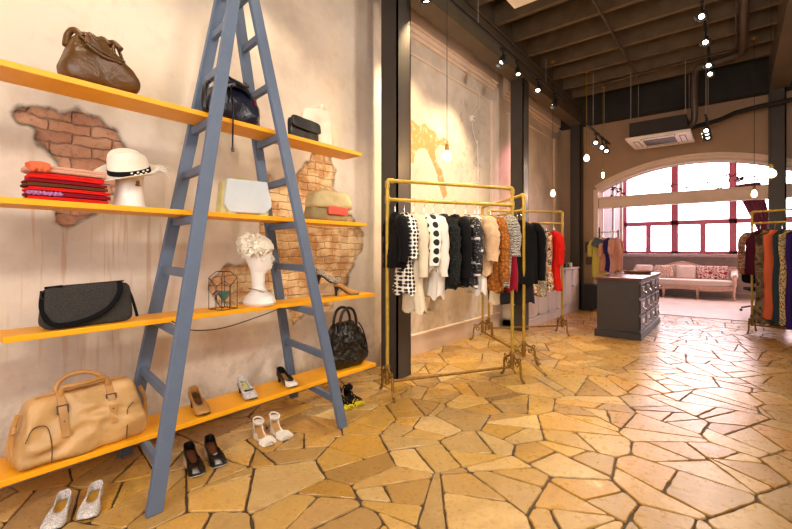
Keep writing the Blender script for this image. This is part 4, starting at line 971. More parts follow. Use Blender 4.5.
# ------------------------------------------------------------------ clothes racks
def foot_leg(g, s):
    pts = [(0, s * .012, .26), (0, s * .05, .225), (0, s * .095, .205), (0, s * .13, .16), (0, s * .135, .09), (0, s * .15, .035), (0, s * .175, .022)]
    tube(g, pts, [.012] * 99, 8, smooth=4)
    for c, r in (((0, s * .075, .165), .022), ((0, s * .115, .215), .016)):
        tube(g, [(0, c[1] + r * math.cos(a), c[2] + r * math.sin(a)) for a in [i * PI / 6 for i in range(12)]], .007, 6, closed=True)
    ball(g, (0, s * .178, .016), (.015, .022, .014), 10, 6); ball(g, (0, s * .125, .18), .016, 8, 6)
def rack(label, p0, p1, H=1.92, rail=1.75):
    p0, p1 = V(p0), V(p1); d = p1 - p0; L = d.length; rz = math.atan2(d.y, d.x)
    b = thing('clothes_rack', label, 'clothes rack', (p0.x, p0.y, 0), rz)
    for x in (0, L):
        g = G(); tube(g, [(x, 0, .14), (x, 0, H - .03)], .0165, 12); s = 1 if x == 0 else -1
        mk('post', g, M['brass'], b, smooth=True)
        g = G(); tube(g, [(x, 0, H - .06), (x, 0, H - .012), (x + s * .012, 0, H), (x + s * .06, 0, H)], .022, 12); mk('elbow_joint', g, M['brass'], b, smooth=True)
        g = G(); tube(g, [(x, 0, rail - .035), (x, 0, rail + .035)], .022, 12); tube(g, [(x, 0, rail), (x + s * .04, 0, rail)], .021, 12); mk('tee_joint', g, M['brass'], b, smooth=True)
        g = G(); lathe(g, [(.012, .10), (.024, .115), (.02, .14), (.026, .16), (.026, .2), (.02, .22), (.025, .24), (.025, .27), (.018, .285)], 12, c=(x, 0, 0)); mk('collar', g, M['iron_brass'], b, smooth=True)
        for sd in (-1, 1):
            gg = G(); foot_leg(gg, sd); gg.v = [(v_[0] + x, v_[1], v_[2]) for v_ in gg.v]; mk('scroll_foot', gg, M['iron_brass'], b, smooth=True)
    g = G(); tube(g, [(.0, 0, H), (L, 0, H)], .0165, 12); mk('top_rail', g, M['brass'], b, smooth=True)
    g = G(); tube(g, [(.0, 0, rail), (L, 0, rail)], .0165, 12); mk('hanging_rail', g, M['brass'], b, smooth=True)
    g = G(); tube(g, [(.0, 0, .125), (L, 0, .125)], .0135, 10); mk('base_rail', g, M['iron_brass'], b, smooth=True)
    return (p0, d.normalized(), rz, rail)

def garment(R_, s, name, label, cat, mat, w=.20, L=.8, sl=0, slr=.05, flare=1.0, th=.055, group=None, seed=0, turn=0, neck=True, slmat=None, hem=None, fluff=0, sleeve_out=.05, shag=0, extra=None, thin_hem=0):
    p0, d, rz, rail = R_; pos = p0 + d * s
    b = thing(name, label, cat, (pos.x, pos.y, rail), rz + PI / 2 + turn, group)
    top = -.125; n = 40; rows = 34; rings = []
    for i in range(rows + 1):
        t = i / rows; z = -.115 - (L - .115) * t
        if t < .09: hw = interp(t / .09, [(0, .055), (.5, .09), (1, w)]) ; hd = .03 + .02 * t / .09
        else:
            u = (t - .09) / .91; hw = w * interp(u, [(0, 1), (.3, .92), (.55, .88 + (flare - 1) * .3), (1, flare)]); hd = .045 + (th - .045) * sm(0, .4, u) + (.02 * u)
        ring = []
        zc = -.115 - .0 if t > .09 else z
        for j in range(n):
            a = 2 * PI * j / n; ca, sa = math.cos(a), math.sin(a)
            fold = (1 + (.16 * sm(.15, .9, t)) * math.sin(a * 7 + seed * 1.3 + 2 * nz((ca, sa, t * 2), 1, seed)) * 1.0 + .10 * t * math.sin(a * 12 + seed))
            x = hw * (abs(ca) ** .8) * (1 if ca > 0 else -1) * (1 + .03 * math.sin(z * 14 + seed)); y = hd * (abs(sa) ** .9) * (1 if sa > 0 else -1) * fold
            y += .012 * math.sin(z * 9 + seed + ca * 2) * sm(.05, .4, t)
            zz_ = z + (.02 * math.sin(a * 5 + seed) + .015 * nz((ca, sa, 0), 2, seed)) * sm(.8, 1, t) - .0
            if t < .09: zz_ = -.115 - .085 * (t / .09) ** 1.3 * 1
            else: zz_ = -.2 + (zz_ + .115 + (L - .115) * .09 + .0) * ((L - .2) / ((L - .115) * .91)) if False else zz_ - .03 * (1 - t)
            p = V((x, y, zz_))
            if shag or fluff:
                k = (shag or fluff); p += V((ca * .6, sa, -.3)) * k * (nz(p, 45, seed) + .6 * nz(p, 90, seed))
            ring.append(p)
        rings.append(ring)
    g = G(); loft(g, rings, True, True); mk('garment_body', g, M[mat], b, smooth=True, ang=80)
    if sl:
        for sd in (-1, 1):
            g = G(); zt = -.165; zb = zt - sl - .02
            path = catmull([(sd * w * .62, 0, -.168), (sd * (w * .92), 0, -.20), (sd * (w + sleeve_out * .55), 0, -.29), (sd * (w + sleeve_out * .8), -.005, (zt + zb) / 2), (sd * (w + sleeve_out * .7), .0, zb)], 5)
            m = len(path); rs = [slr * interp(i / (m - 1), [(0, .62), (.2, 1.0), (.4, 1.02), (.7, .9), (1, .8)]) for i in range(m)]
            tube(g, path, rs, 18); vv = []
            for v_ in g.v:
                p = V(v_); q = V((0, 0, 0)); k = sm(-.2, -.35, p.z)
                f_ = .010 * math.sin(p.z * 38 + seed + p.x * 20) * k + .006 * math.sin(p.z * 70 + p.y * 60 + seed)
                p.y += f_ * .55; p.x += .004 * math.sin(p.z * 22 + seed * 2) * k
                if shag or fluff: p += V((nz(p, 45, seed) * 1.2, nz(p, 48, seed + 3) * 1.2, nz(p, 95, seed) - .2)) * (shag or fluff) * 1.2
                vv.append(tuple(p))
            g.v = vv; mk('sleeve', g, M[slmat or mat], b, smooth=True, ang=80)
    g = G(); tube(g, [(0, .0, -.12), (0, 0, -.055), (0, -.01, -.032), (0, -.021, -.008), (0, -.016, .014), (0, .0, .0215), (0, .016, .014)], .0022, 6, smooth=4)
    hg = mk('hanger', g, M['chrome'], b, smooth=True)
    g = G(); tube(g, [(-w * .9, 0, -.185), (-w * .5, 0, -.15), (-.02, 0, -.118), (0, 0, -.112), (.02, 0, -.118), (w * .5, 0, -.15), (w * .9, 0, -.185)], .008, 8, smooth=3); mk('hanger_arm', g, M['f_black'], hg, smooth=True)
    if extra: extra(b, g)
    return b

R1 = rack('brass pipe clothes rack nearest the shelves, holding the dotted and white tops', (-2.40, 2.82, 0), (-1.735, 3.98, 0))
R2 = rack('brass pipe clothes rack angled to the wall, holding the black velvet jacket', (-1.83, 4.51, 0), (-2.82, 5.44, 0))
R3 = rack('brass pipe clothes rack in front of the white cabinets with the red dress', (-2.865, 5.73, 0), (-2.076, 6.63, 0), H=1.89, rail=1.71)
g1 = None
garment(R1, .075, 'jacket', 'short black jacket at the shelf end of the nearest rack', 'jacket', 'f_black', L=.60, w=.17, sl=.36, seed=1, fluff=.006)
garment(R1, .165, 'dress', 'white shirt dress with small black dots on the nearest rack', 'dress', 'p_dots_s', L=.83, w=.16, sl=.34, slr=.052, seed=2)
garment(R1, .255, 'coat', 'long plain cream coat between the two dotted garments', 'coat', 'f_cream', L=1.0, w=.17, sl=.5, seed=3, th=.05)
garment(R1, .36, 'blouse', 'white blouse with big black dots down the sleeve', 'blouse', 'f_white', slmat='p_dots_l', L=.64, w=.17, sl=.40, slr=.062, seed=4)
def tail(b, g_):
    g = G(); m = 16; vs = []
    rr = []
    for i in range(m + 1):
        t = i / m; c = V((.17 + .10 * t, -.02 - .12 * math.sin(t * 2.2), -.55 - .50 * t)); w_ = .05 + .05 * t
        rr.append([c + V((w_ * math.cos(a), .022 * math.sin(a) * (1 + .4 * math.sin(3 * a)), .02 * math.sin(4 * a + t * 9))) for a in [2 * PI * j / 14 for j in range(14)]])
    loft(g, rr); mk('trailing_hem', g, M['f_cream'], b, smooth=True, ang=80)
garment(R1, .455, 'cardigan', 'long white cardigan with trailing lace hem on the nearest rack', 'cardigan', 'f_white', L=.88, w=.17, sl=.5, seed=5, extra=tail)
garment(R1, .56, 'coat', 'shaggy dark green-black coat beside the white cardigan', 'coat', 'k_green', L=.80, w=.18, sl=.56, seed=6, shag=.022, th=.06)
def blue(b, g_):
    g = G(); soft(g, .09, .012, .10, None, 6, 4); mk('blue_patch', g, M['f_navy'], b, smooth=True, merge=True, loc=(-.12, -.085, -.72), label='cobalt blue patch')
garment(R1, .68, 'jacket', 'plain black jacket with a blue patch near its hem', 'jacket', 'f_black', L=.78, w=.18, sl=.52, seed=7, th=.06, extra=blue)
garment(R1, .80, 'jacket', 'black jacket with white embroidered trim beside the beige fluffy coat', 'jacket', 'p_grid', L=.79, w=.18, sl=.5, slmat='p_grid', seed=8)
garment(R1, .90, 'blouse', 'white blouse hanging below the beige fluffy coat', 'blouse', 'f_white', L=.86, w=.16, seed=19, th=.04)
garment(R1, .945, 'coat', 'beige fluffy short-sleeved coat on the nearest rack', 'coat', 'k_fluff', L=.68, w=.19, sl=.36, slr=.072, seed=9, fluff=.012, th=.075)
garment(R1, 1.08, 'cardigan', 'mustard orange chunky knit cardigan on the nearest rack', 'cardigan', 'k_mustard', L=.84, w=.19, sl=.56, slr=.055, seed=10, th=.06)
garment(R1, 1.17, 'poncho', 'black poncho with grey zigzag stripes beside the mustard cardigan', 'poncho', 'p_zig', L=.82, w=.20, sl=.32, slr=.08, flare=.75, seed=11, th=.07)
garment(R1, 1.255, 'dress', 'wine red dress against the post of the nearest rack', 'dress', 'f_dred', L=.84, w=.17, seed=12, th=.045)
# angled rack
garment(R2, .075, 'jacket', 'black velvet jacket with long sleeves at the near end of the angled rack', 'jacket', 'f_black', L=.83, w=.22, sl=.62, slr=.06, seed=21, th=.055, sleeve_out=.06, turn=.12)
garment(R2, .17, 'coat', 'dark grey long coat hanging behind the black velvet jacket', 'coat', 'f_darkgrey', L=1.06, w=.21, sl=.5, seed=22)
garment(R2, .30, 'dress', 'black dress on the angled rack, behind the dark grey coat', 'dress', 'f_black', L=.95, w=.18, seed=23)
garment(R2, .44, 'shirt', 'maroon shirt in the middle of the angled rack', 'shirt', 'f_maroon', L=.8, w=.19, sl=.5, seed=24)
garment(R2, .60, 'blouse', 'white lace blouse low on the angled rack', 'blouse', 'f_white', L=1.12, w=.18, seed=25, shag=.012)
garment(R2, .78, 'dress', 'black dress with pointed hem near the wall end of the angled rack', 'dress', 'f_black', L=1.08, w=.22, flare=.55, seed=26)
garment(R2, .96, 'jacket', 'dark grey jacket at the wall end of the angled rack', 'jacket', 'f_darkgrey', L=.85, w=.2, sl=.5, seed=27)
# far-left rack
for s, nm, lb, mt, L_, sd in ((.60, 'dress', 'yellow and black floral dress, first of the prints on the rack by the cabinets', 'p_floral', 1.06, 31), (.71, 'dress', 'orange and cream flowered dress on the rack by the cabinets', 'p_flower2', 1.08, 32),
                              (.82, 'dress', 'black and white speckled dress on the rack by the cabinets', 'p_bw', 1.10, 33), (.93, 'dress', 'floral dress next to the red one on the rack by the cabinets', 'p_flower2', 1.02, 34)):
    garment(R3, s, nm, lb, nm, mt, L=L_, w=.15, seed=sd, th=.05)
garment(R3, 1.06, 'dress', 'bright red long-sleeved dress at the end of the rack by the cabinets', 'dress', 'f_red', L=1.02, w=.16, sl=.45, seed=35)
garment(R3, .48, 'shirt', 'bright yellow top hanging at the dark end of the printed dresses', 'shirt', 'f_yellow', L=1.04, w=.15, seed=36)

# right-hand rack
R4 = rack('brass pipe clothes rack beside the far column with the long coloured dresses', (.215, 8.62, 0), (1.50, 8.20, 0), H=1.90, rail=1.72)
it = [(.10, 'blouse', 'maroon blouse with patterned sleeves at the end of the column-side rack', 'f_maroon', .80, .20, .62, 'p_sleeve', -.95),
      (.185, 'dress', 'long olive and brown printed dress behind the maroon blouse', 'p_olive', 1.55, .20, 0, None, -.5),
      (.275, 'dress', 'long coral dress on the column-side rack', 'f_coral', 1.46, .18, 0, None, -.5),
      (.36, 'dress', 'dark teal dress between the coral and leopard ones', 'f_teal', 1.50, .18, 0, None, -.3),
      (.44, 'dress', 'long leopard print dress on the column-side rack', 'p_leopard', 1.52, .18, 0, None, -.4),
      (.53, 'dress', 'long indigo dress beside the leopard print one', 'f_indigo', 1.56, .20, 0, None, -.4),
      (.63, 'dress', 'long mustard olive dress at the picture edge of the column-side rack', 'f_mustard', 1.56, .20, 0, None, -.4)]
for k, (s, nm, lb, mt, L_, w_, sl_, sm_, tn) in enumerate(it):
    garment(R4, s, nm, lb, nm, mt, L=L_, w=w_, sl=sl_, slmat=sm_, seed=40 + k, turn=tn, th=.05)

# black stand in the alcove corner with pastel clothes
b = thing('clothes_stand', 'black metal clothes stand beside the arch with pastel clothes', 'clothes rack', (-2.14, 9.20, 0), .12)
g = G(); tube(g, [(0, 0, .05), (0, 0, 1.76)], .016, 10); mk('pole', g, M['black'], b, smooth=True)
g = G(); tube(g, [(.34, 0, .05), (.34, 0, 1.70)], .012, 10); mk('pole', g, M['black'], b, smooth=True)
g = G(); tube(g, [(-.03, 0, 1.66), (.37, 0, 1.66)], .011, 10); mk('hanging_rail', g, M['chrome'], b, smooth=True)
for a in range(3):
    g = G(); an = a * 2.1 + .4; tube(g, [(0, 0, .10), (.12 * math.cos(an), .12 * math.sin(an), .05), (.2 * math.cos(an), .2 * math.sin(an), .012)], .012, 8); mk('leg', g, M['chrome'], b, smooth=True)
for s in (-.18, .18):
    g = G(); tube(g, [(.34, 0, .06), (.34, s, .012)], .012, 8); mk('leg', g, M['chrome'], b, smooth=True)
R5 = (V((-2.14, 9.20, 0)), V((math.cos(.12), math.sin(.12), 0)), .12, 1.66)
for k, (s, nm, lb, mt, L_, sl_, tn) in enumerate([(.0, 'dress', 'yellow-green dress on the black stand by the arch', 'f_lime', .92, .3, -.95), (.09, 'blouse', 'peach blouse on the black stand beside the yellow-green dress', 'f_peach', .80, .3, -.25),
        (.17, 'shirt', 'purple-blue shirt in the middle of the black stand', 'f_navy', .78, .25, -.2), (.25, 'blouse', 'pale coral blouse past the purple-blue shirt', 'f_p2', .80, .25, -.2), (.32, 'shirt', 'blush shirt at the open end of the black stand', 'f_peach', .76, .3, -.3)]):
    garment(R5, s, nm, lb, nm, mt, L=L_, w=.16, sl=sl_, seed=60 + k, turn=tn, th=.05)
g = G(); soft(g, .20, .02, .18, None, 8, 8); mk('hanging_pouch', g, M['leather_black'], smooth=True, merge=True, loc=(-2.16, 8.98, 1.36), rot=(0, .45, .3), label='small black pouch tilted in front of the yellow-green dress', category='bag')

# ------------------------------------------------------------------ furniture of the back room
# apothecary chest
b = thing('drawer_chest', 'dark grey counter chest with small drawers along its side', 'chest of drawers', (-1.33, 7.78, 0))
X0, X1, Y0, Y1 = -.29, .27, -.96, .96
g = G(); bx(g, X0, X1, Y0, Y1, .10, .85); body = mk('carcass', g, simple('chest_paint', rgb(56, 50, 50), .45, var=.06), b, bevel=.004); cm = body.data.materials[0]
g = G(); bx(g, X0 - .03, X1 + .03, Y0 - .03, Y1 + .03, 0, .10); bx(g, X0 - .02, X1 + .02, Y0 - .02, Y1 + .02, .10, .115); mk('plinth', g, cm, b, bevel=.006)
g = G(); bx(g, X0 - .03, X1 + .035, Y0 - .03, Y1 + .03, .855, .895); bx(g, X0 - .012, X1 + .015, Y0 - .012, Y1 + .012, .84, .856); mk('worktop', g, simple('chest_top', rgb(96, 62, 60), .22, var=.08), b, bevel=.005)
dm = simple('drawer_face', rgb(72, 62, 64), .35, var=.08); g0 = G(); bx(g0, 0, .018, -.215, .215, -.10, .10); 
for r in range(3):
    for c_ in range(4):
        yy = Y0 + .24 + c_ * .48; zz = .235 + r * .238
        o = None
        if r == 0 and c_ == 0:
            d0 = mk('drawer', g0, dm, b, bevel=.004, loc=(X1, yy, zz))
            g = G(); bx(g, .018, .024, -.05, .05, .0, .05); tube(g, [(.02, -.05, -.005), (.045, -.03, -.03), (.05, 0, -.035), (.045, .03, -.03), (.02, .05, -.005)], .007, 8, smooth=3); h0 = mk('cup_pull', g, M['chrome'], d0, smooth=True)
        else:
            o = d0.copy(); COL.objects.link(o); o.location = (X1, yy, zz); q = h0.copy(); COL.objects.link(q); q.parent = o
# things on the counter
o = thing('wicker_tray', 'round woven wicker tray on the counter chest', 'tray', (-1.30, 8.20, .896)); g = G(); lathe(g, [(.005, 0), (.19, .0), (.235, .045), (.22, .047), (.18, .014), (.005, .013)], 26); mk('bowl', g, simple('wicker', rgb(150, 100, 60), .7, var=.4, vs=60, bump=.4), o, smooth=True)
for k, (x, y_, rz, c) in enumerate([(-1.35, 8.16, .4, 'f_white'), (-1.24, 8.24, -.3, 'f_peach')]):
    g = G(); soft(g, .13, .10, .04, lambda p: p + wr(p, .01, 14, k), 8, 4); mk('folded_cloth', g, M[c], smooth=True, merge=True, loc=(x, y_, .912), rot=(0, 0, rz), label=['small white folded cloth in the wicker tray', 'small peach folded cloth in the wicker tray'][k], category='cloth')

# white cabinets along the left wall of the third bay
cp = [('white low cabinet between the second column and the red dress', 6.66), ('white low cabinet, middle unit of the run along the wall', 7.63), ('white low cabinet with small boxes on top, nearest the back wall', 8.60)]
for k, (lb, y0) in enumerate(cp):
    b = thing('low_cabinet', lb, 'cabinet', (-2.85, y0, 0)); 
    g = G(); bx(g, -.23, .20, .0, .955, 0, .90); mk('carcass', g, M['cab_white'], b, bevel=.003)
    g = G(); bx(g, -.23, .212, .0, .955, 0, .12); bx(g, -.23, .222, .0, .955, .12, .14); mk('plinth', g, M['cab_white'], b, bevel=.004)
    g = G(); bx(g, -.235, .235, -.002, .957, .90, .935); mk('countertop', g, M['cab_white'], b, bevel=.006)
    for s in (0, 1):
        g = G(); a = .012 + s * .472; bx(g, .20, .214, a, a + .458, .16, .885); bx(g, .214, .219, a, a + .05, .16, .885); bx(g, .214, .219, a + .408, a + .458, .16, .885); bx(g, .214, .219, a, a + .458, .16, .21); bx(g, .214, .219, a, a + .458, .835, .885)
        d_ = mk('door', g, M['cab_white'], b, bevel=.002); g = G(); yy = a + (.42 if s == 0 else .04); ball(g, (.232, yy, .55), .012, 8, 6); mk('knob', g, M['black'], d_, smooth=True)
for k, (yy, c, s) in enumerate(((8.95, 'black', .07), (9.12, 'black', .06), (9.28, 'white', .08))):
    g = G(); soft(g, s, s * 1.1, s * 1.2, None, 6, 8); mk('small_box', g, M[c], smooth=True, merge=True, loc=(-2.74, yy, .936), label=['small black box on the end cabinet, nearest the red dress', 'small black box between the other black box and the white one', 'small white box on the end cabinet by the back wall'][k], category='box')
g = G(); bx(g, -2.57, -2.22, 9.48, 9.80, 0, .56); bx(g, -2.55, -2.24, 9.47, 9.48, .03, .53); mk('speaker_cabinet', g, M['black'], bevel=.008, label='black box cabinet on the floor beside the clothes stand', category='cabinet')
b = thing('switch_box', 'pale metal switch box on the back wall above the black cabinet', 'switch box', (-2.46, 9.83, 1.12))
g = G(); bx(g, -.09, .09, -.06, .02, -.14, .02); mk('box_body', g, M['pipe'], b, bevel=.005)
b = thing('fuse_box', 'beige fuse box higher on the back wall beside the arch jamb', 'switch box', (-2.47, 9.83, 1.34)); g = G(); bx(g, -.10, .08, -.05, .02, -.10, .14); mk('box_body', g, M['pipe'], b, bevel=.005)
g = G(); bx(g, -.04, .02, -.056, -.05, .0, .06); mk('dial', g, M['white'], b)

# sofa under the window
b = thing('sofa', 'long off-white upholstered sofa with carved wooden frame under the window', 'sofa', (-1.14, 13.95, 0))
cw = simple('carved_wood', rgb(206, 176, 160), .5, var=.12)
W = 2.42; h2 = W / 2
g = G(); soft(g, W - .16, .68, .17, None, 16, 7); mk('seat', g, M['sofa'], b, smooth=True, merge=True, loc=(0, -.02, .34))
g = G(); bx(g, -h2 + .05, h2 - .05, -.37, -.33, .26, .35); tube(g, [(-h2 + .05, -.37, .27), (-h2 * .5, -.38, .235), (0, -.38, .27), (h2 * .5, -.38, .235), (h2 - .05, -.37, .27)], .022, 8, smooth=6); mk('front_rail', g, cw, b, smooth=True)
g = G(); n = 26; rr = []
for i in range(n + 1):
    x = -h2 + .03 + (W - .06) * i / n; zt = .80 + .13 * math.exp(-(x / .42) ** 2) + .02 * math.cos(x * 5)
    rr.append([V((x, .26, .42)), V((x, .20, .6)), V((x, .24, zt - .03)), V((x, .29, zt)), V((x, .34, zt - .02)), V((x, .35, .42))])
loft(g, rr); mk('backrest', g, M['sofa'], b, smooth=True)
g = G(); tube(g, [(-h2 + .03 + (W - .06) * i / n, .28, .81 + .13 * math.exp(-((-h2 + .03 + (W - .06) * i / n) / .42) ** 2) + .02 * math.cos((-h2 + .03 + (W - .06) * i / n) * 5)) for i in range(n + 1)], .024, 8); ball(g, (0, .27, .955), (.07, .03, .03), 10, 6); mk('crest_rail', g, cw, b, smooth=True)
for s in (-1, 1):
    g = G(); rr = []
    for k in range(10):
        yy = -.34 + .68 * k / 9; zt = .62 + .16 * (k / 9) ** 1.5
        rr.append([V((s * (h2 - .07) + .075 * math.cos(a), yy, zt - .03 + .055 * math.sin(a))) for a in [2 * PI * j / 14 for j in range(14)]])
    loft(g, rr); bx(g, s * (h2 - .07) - .045, s * (h2 - .07) + .045, -.32, .32, .36, .66); mk('armrest', g, M['sofa'], b, smooth=True)
    g = G(); tube(g, [(s * (h2 - .07), -.36, .30), (s * (h2 - .05), -.38, .45), (s * (h2 - .09), -.37, .58), (s * (h2 - .03), -.37, .66)], .026, 8, smooth=5); mk('arm_post', g, cw, b, smooth=True)
for x, y_ in ((-h2 + .08, -.35), (-.38, -.36), (.38, -.36), (h2 - .08, -.35), (-h2 + .1, .3), (h2 - .1, .3)):
    g = G(); tube(g, [(x, y_, .30), (x, y_ - .015, .22), (x, y_, .10), (x, y_ - .02, .0)], [.040] * 8 + [.030] * 6 + [.022] * 8, 8, smooth=6); mk('leg', g, cw, b, smooth=True)
for k, (x, lb, mt, w_) in enumerate([(-.92, 'white cushion at the counter end of the sofa', 'pillow', .42), (-.42, 'cushion with pale brown printed pattern on the sofa', 'p_cushion', .44), (.10, 'plain cushion with brown edges in the middle of the sofa', 'pillow', .44), (.52, 'cushion with dark red printed blocks on the sofa', 'p_cushion_red', .38), (.84, 'plum patterned cushion against the sofa arm', 'p_cushion_red', .36)]):
    def f(p, w_=w_): 
        u = (p.x / (w_ / 2)); v_ = ((p.z - .18) / .18); k_ = (1 - u * u) * (1 - v_ * v_); return V((p.x * (1 + .06 * v_ * v_), p.y * (.15 + .85 * max(0, k_) ** .4), p.z + .01 * u * u * v_))
    g = G(); soft(g, w_, .16, .36, f, 12, 9); o = mk('cushion', g, M[mt], smooth=True, merge=True, ang=80, loc=(-1.14 + x, 14.02 - .02 * (k % 2), .515), rot=(-.25, 0, R.uniform(-.05, .05))); o['label'] = lb; o['category'] = 'cushion'

# plum curtain on an oval ring and an office chair, behind the lintel
b = thing('fitting_room_curtain', 'plum curtain hanging from an oval ring behind the lintel', 'curtain', (.37, 11.9, 0))
rg = lambda z, r, n=32: [(.34 * math.cos(a), .26 * math.sin(a), z) for a in [i * 2 * PI / n for i in range(n)]]
g = G(); tube(g, rg(2.86, 1), .016, 8, closed=True); tube(g, rg(2.72, 1), .012, 8, closed=True); mk('ring_rail', g, M['pipe'], b, smooth=True)
g = G(); rr = []
for i in range(31):
    t = i / 30; z = 2.72 - 2.66 * t; k = interp(t, [(0, 0), (.5, 1), (.6, 1.02), (1, .9)]); gath = 1 - .62 * k; ring = []
    for j in range(91):
        u = j / 90; a = PI * .55 + u * PI * 1.0; r_ = 1 + (.10 + .05 * k) * math.sin(u * 70)
        ring.append(V((.34 * math.cos(a) * r_ * gath + .30 * k, .26 * math.sin(a) * r_ * gath, z)))
    rr.append(ring)
loft(g, rr, False, False, closed=False); mk('drape', g, M['curtain'], b, smooth=True, solid=.006)
g = G(); tube(g, [(.30 + .34 * .42 * math.cos(a), .26 * .42 * math.sin(a), 1.36 + .02 * math.cos(a)) for a in [i * PI / 10 for i in range(20)]], .012, 8, closed=True); mk('tie_back', g, M['curtain'], b, smooth=True)
for a in (0.4, 2.4, 4.4):
    g = G(); tube(g, [(.34 * math.cos(a), .26 * math.sin(a), 2.86), (.34 * math.cos(a), .26 * math.sin(a), 4.4)], .004, 6); mk('hanging_wire', g, M['wire'], b)
b = thing('office_chair', 'black swivel chair behind the column-side rack', 'chair', (.40, 11.5, 0), .3)
for k in range(5):
    a = 2 * PI * k / 5 + .3; g = G(); tube(g, [(0, 0, .13), (.15 * math.cos(a), .15 * math.sin(a), .115), (.29 * math.cos(a), .29 * math.sin(a), .075)], .018, 8); l = mk('star_leg', g, M['black'], b, smooth=True); g = G(); tube(g, [(.29 * math.cos(a) - .022 * math.sin(a), .29 * math.sin(a) + .022 * math.cos(a), .028), (.29 * math.cos(a) + .022 * math.sin(a), .29 * math.sin(a) - .022 * math.cos(a), .028)], .028, 12); mk('castor', g, M['black'], l, smooth=True)
g = G(); tube(g, [(0, 0, .1), (0, 0, .45)], .025, 12); mk('column', g, M['chrome'], b, smooth=True)
g = G(); soft(g, .46, .46, .08, None, 10, 5); mk('seat', g, M['f_black'], b, smooth=True, merge=True, loc=(0, 0, .44))
g = G(); soft(g, .42, .07, .42, lambda p: V((p.x, p.y + .8 * p.x * p.x, p.z)), 10, 5); mk('backrest', g, M['f_black'], b, smooth=True, merge=True, loc=(0, .24, .58)); g = G(); tube(g, [(0, .1, .45), (0, .27, .46), (0, .29, .65)], .015, 8, smooth=4); mk('back_bracket', g, M['black'], b, smooth=True)

# twig garland hanging in the arch
for nm, lb, c, wd, sd in (('twig_chandelier', 'branch-like chandelier with small dark leaves in front of the window', (-.66, 9.98, 2.62), .42, 5), ('twig_cluster', 'small cluster of dried blossoms hanging at the left end of the arch', (-1.98, 9.98, 2.62), .1, 9), ('twig_cluster', 'cluster of dark dried blossoms hanging near the column side of the arch', (.02, 9.98, 2.70), .12, 12)):
    b = thing(nm, lb, 'hanging decoration', c); rq = random.Random(sd); g = G(); tube(g, [(0, 0, 0), (0, 0, arch(RI, c[0]) - c[2])], .003, 5); mk('hanging_wire', g, M['black'], b)
    g = G(); gl_ = G(); n_ = 9 if wd > .3 else 7
    tube(g, [(-wd, 0, .05), (-wd * .4, .03, -.02), (0, 0, .02), (wd * .5, -.03, .0), (wd, 0, .06)], .006, 6, smooth=4)
    for k in range(n_):
        x = -wd + 2 * wd * k / (n_ - 1); e = V((x + rq.uniform(-.06, .06), rq.uniform(-.06, .06), rq.uniform(-.18, .10))); tube(g, [(x * .8, 0, .0), e], .004, 5)
        for _ in range(3):
            q = e + V((rq.uniform(-.03, .03), rq.uniform(-.03, .03), rq.uniform(-.03, .03))); ball(gl_, q, (.022, .016, .014), 7, 5)
    mk('twigs', g, M['f_brown'], b, smooth=True); mk('blossoms', gl_, M['f_darkgrey'] if wd > .3 else M['f_maroon'], b, smooth=True)

# ------------------------------------------------------------------ air conditioning, pipes, pendants, track lights
def cassette(label, x, y, z):
    b = thing('air_conditioner', label, 'air conditioner', (x, y, z))
    g = G(); bx(g, -.42, .42, -.42, .42, .03, .30); mk('casing', g, M['darkpipe'], b, bevel=.01)
    g = G(); s = .475
    ri = [(s, .0), (s, .03), (.40, .045)]
    vs = []; 
    for (r_, z_) in ((.24, -.004), (s - .02, -.006), (s, .004), (s, .03), (.40, .05)): vs += [(-r_, -r_, z_), (r_, -r_, z_), (r_, r_, z_), (-r_, r_, z_)]
    fs = []
    for k in range(4):
        for j in range(4): fs.append((k * 4 + j, (k + 1) * 4 + j, (k + 1) * 4 + (j + 1) % 4, k * 4 + (j + 1) % 4))
    g.add(vs, fs); pn = mk('panel', g, M['white'], b)
    g = G()
    for k in range(16):
        u = -.225 + .03 * k; bx(g, -.235, .235, u, u + .014, -.004, .002)
    bx(g, -.24, .24, -.24, .24, .002, .01); mk('grille', g, M['pipe'], b)
    for s_, ax in ((-1, 0), (1, 0), (-1, 1), (1, 1)):
        g = G(); c = s_ * .345
        if ax == 0: bx(g, c - .035, c + .035, -.24, .24, -.012, -.002)
        else: bx(g, -.24, .24, c - .035, c + .035, -.012, -.002)
        mk('louvre', g, M['pipe'] if 0 else M['white'], pn, bevel=.004)
        g = G()
        if ax == 0: bx(g, c - .045, c + .045, -.25, .25, -.0085, -.004)
        else: bx(g, -.25, .25, c - .045, c + .045, -.0085, -.004)
        mk('slot', g, M['darkpipe'], pn)
    for sx in (-.40, .40):
        for sy in (-.38, .38):
            g = G(); tube(g, [(sx, sy, .1), (sx, sy, 4.46 - z)], .006, 6); mk('hanging_rod', g, M['wire'], b)
cassette('white ceiling air conditioner hanging before the arch', -1.03, 8.75, 3.25)
cassette('white ceiling air conditioner overhead at the upper picture edge', -.92, 2.77, 3.27)
def pipe(name, label, pts, r, m, sm_=0): g = G(); tube(g, pts, r, 10, smooth=sm_); o = mk(name, g, M[m], smooth=True, label=label, category='pipe'); return o
pipe('ceiling_conduit', 'thin conduit with junction box crossing under the ceiling joists', [(-1.35, 4.2, 4.43), (-1.37, 5.4, 4.43), (-1.35, 8.6, 4.43)], .016, 'pipe')
pipe('ceiling_conduit', 'second thin conduit joining the junction box from behind the camera', [(-1.22, 4.0, 4.43), (-1.25, 4.9, 4.43), (-1.32, 5.35, 4.43)], .012, 'pipe')
g = G(); bx(g, -1.42, -1.29, 5.3, 5.42, 4.38, 4.45); mk('junction_box', g, M['pipe'], bevel=.005, label='small square junction box on the ceiling conduit', category='junction box')
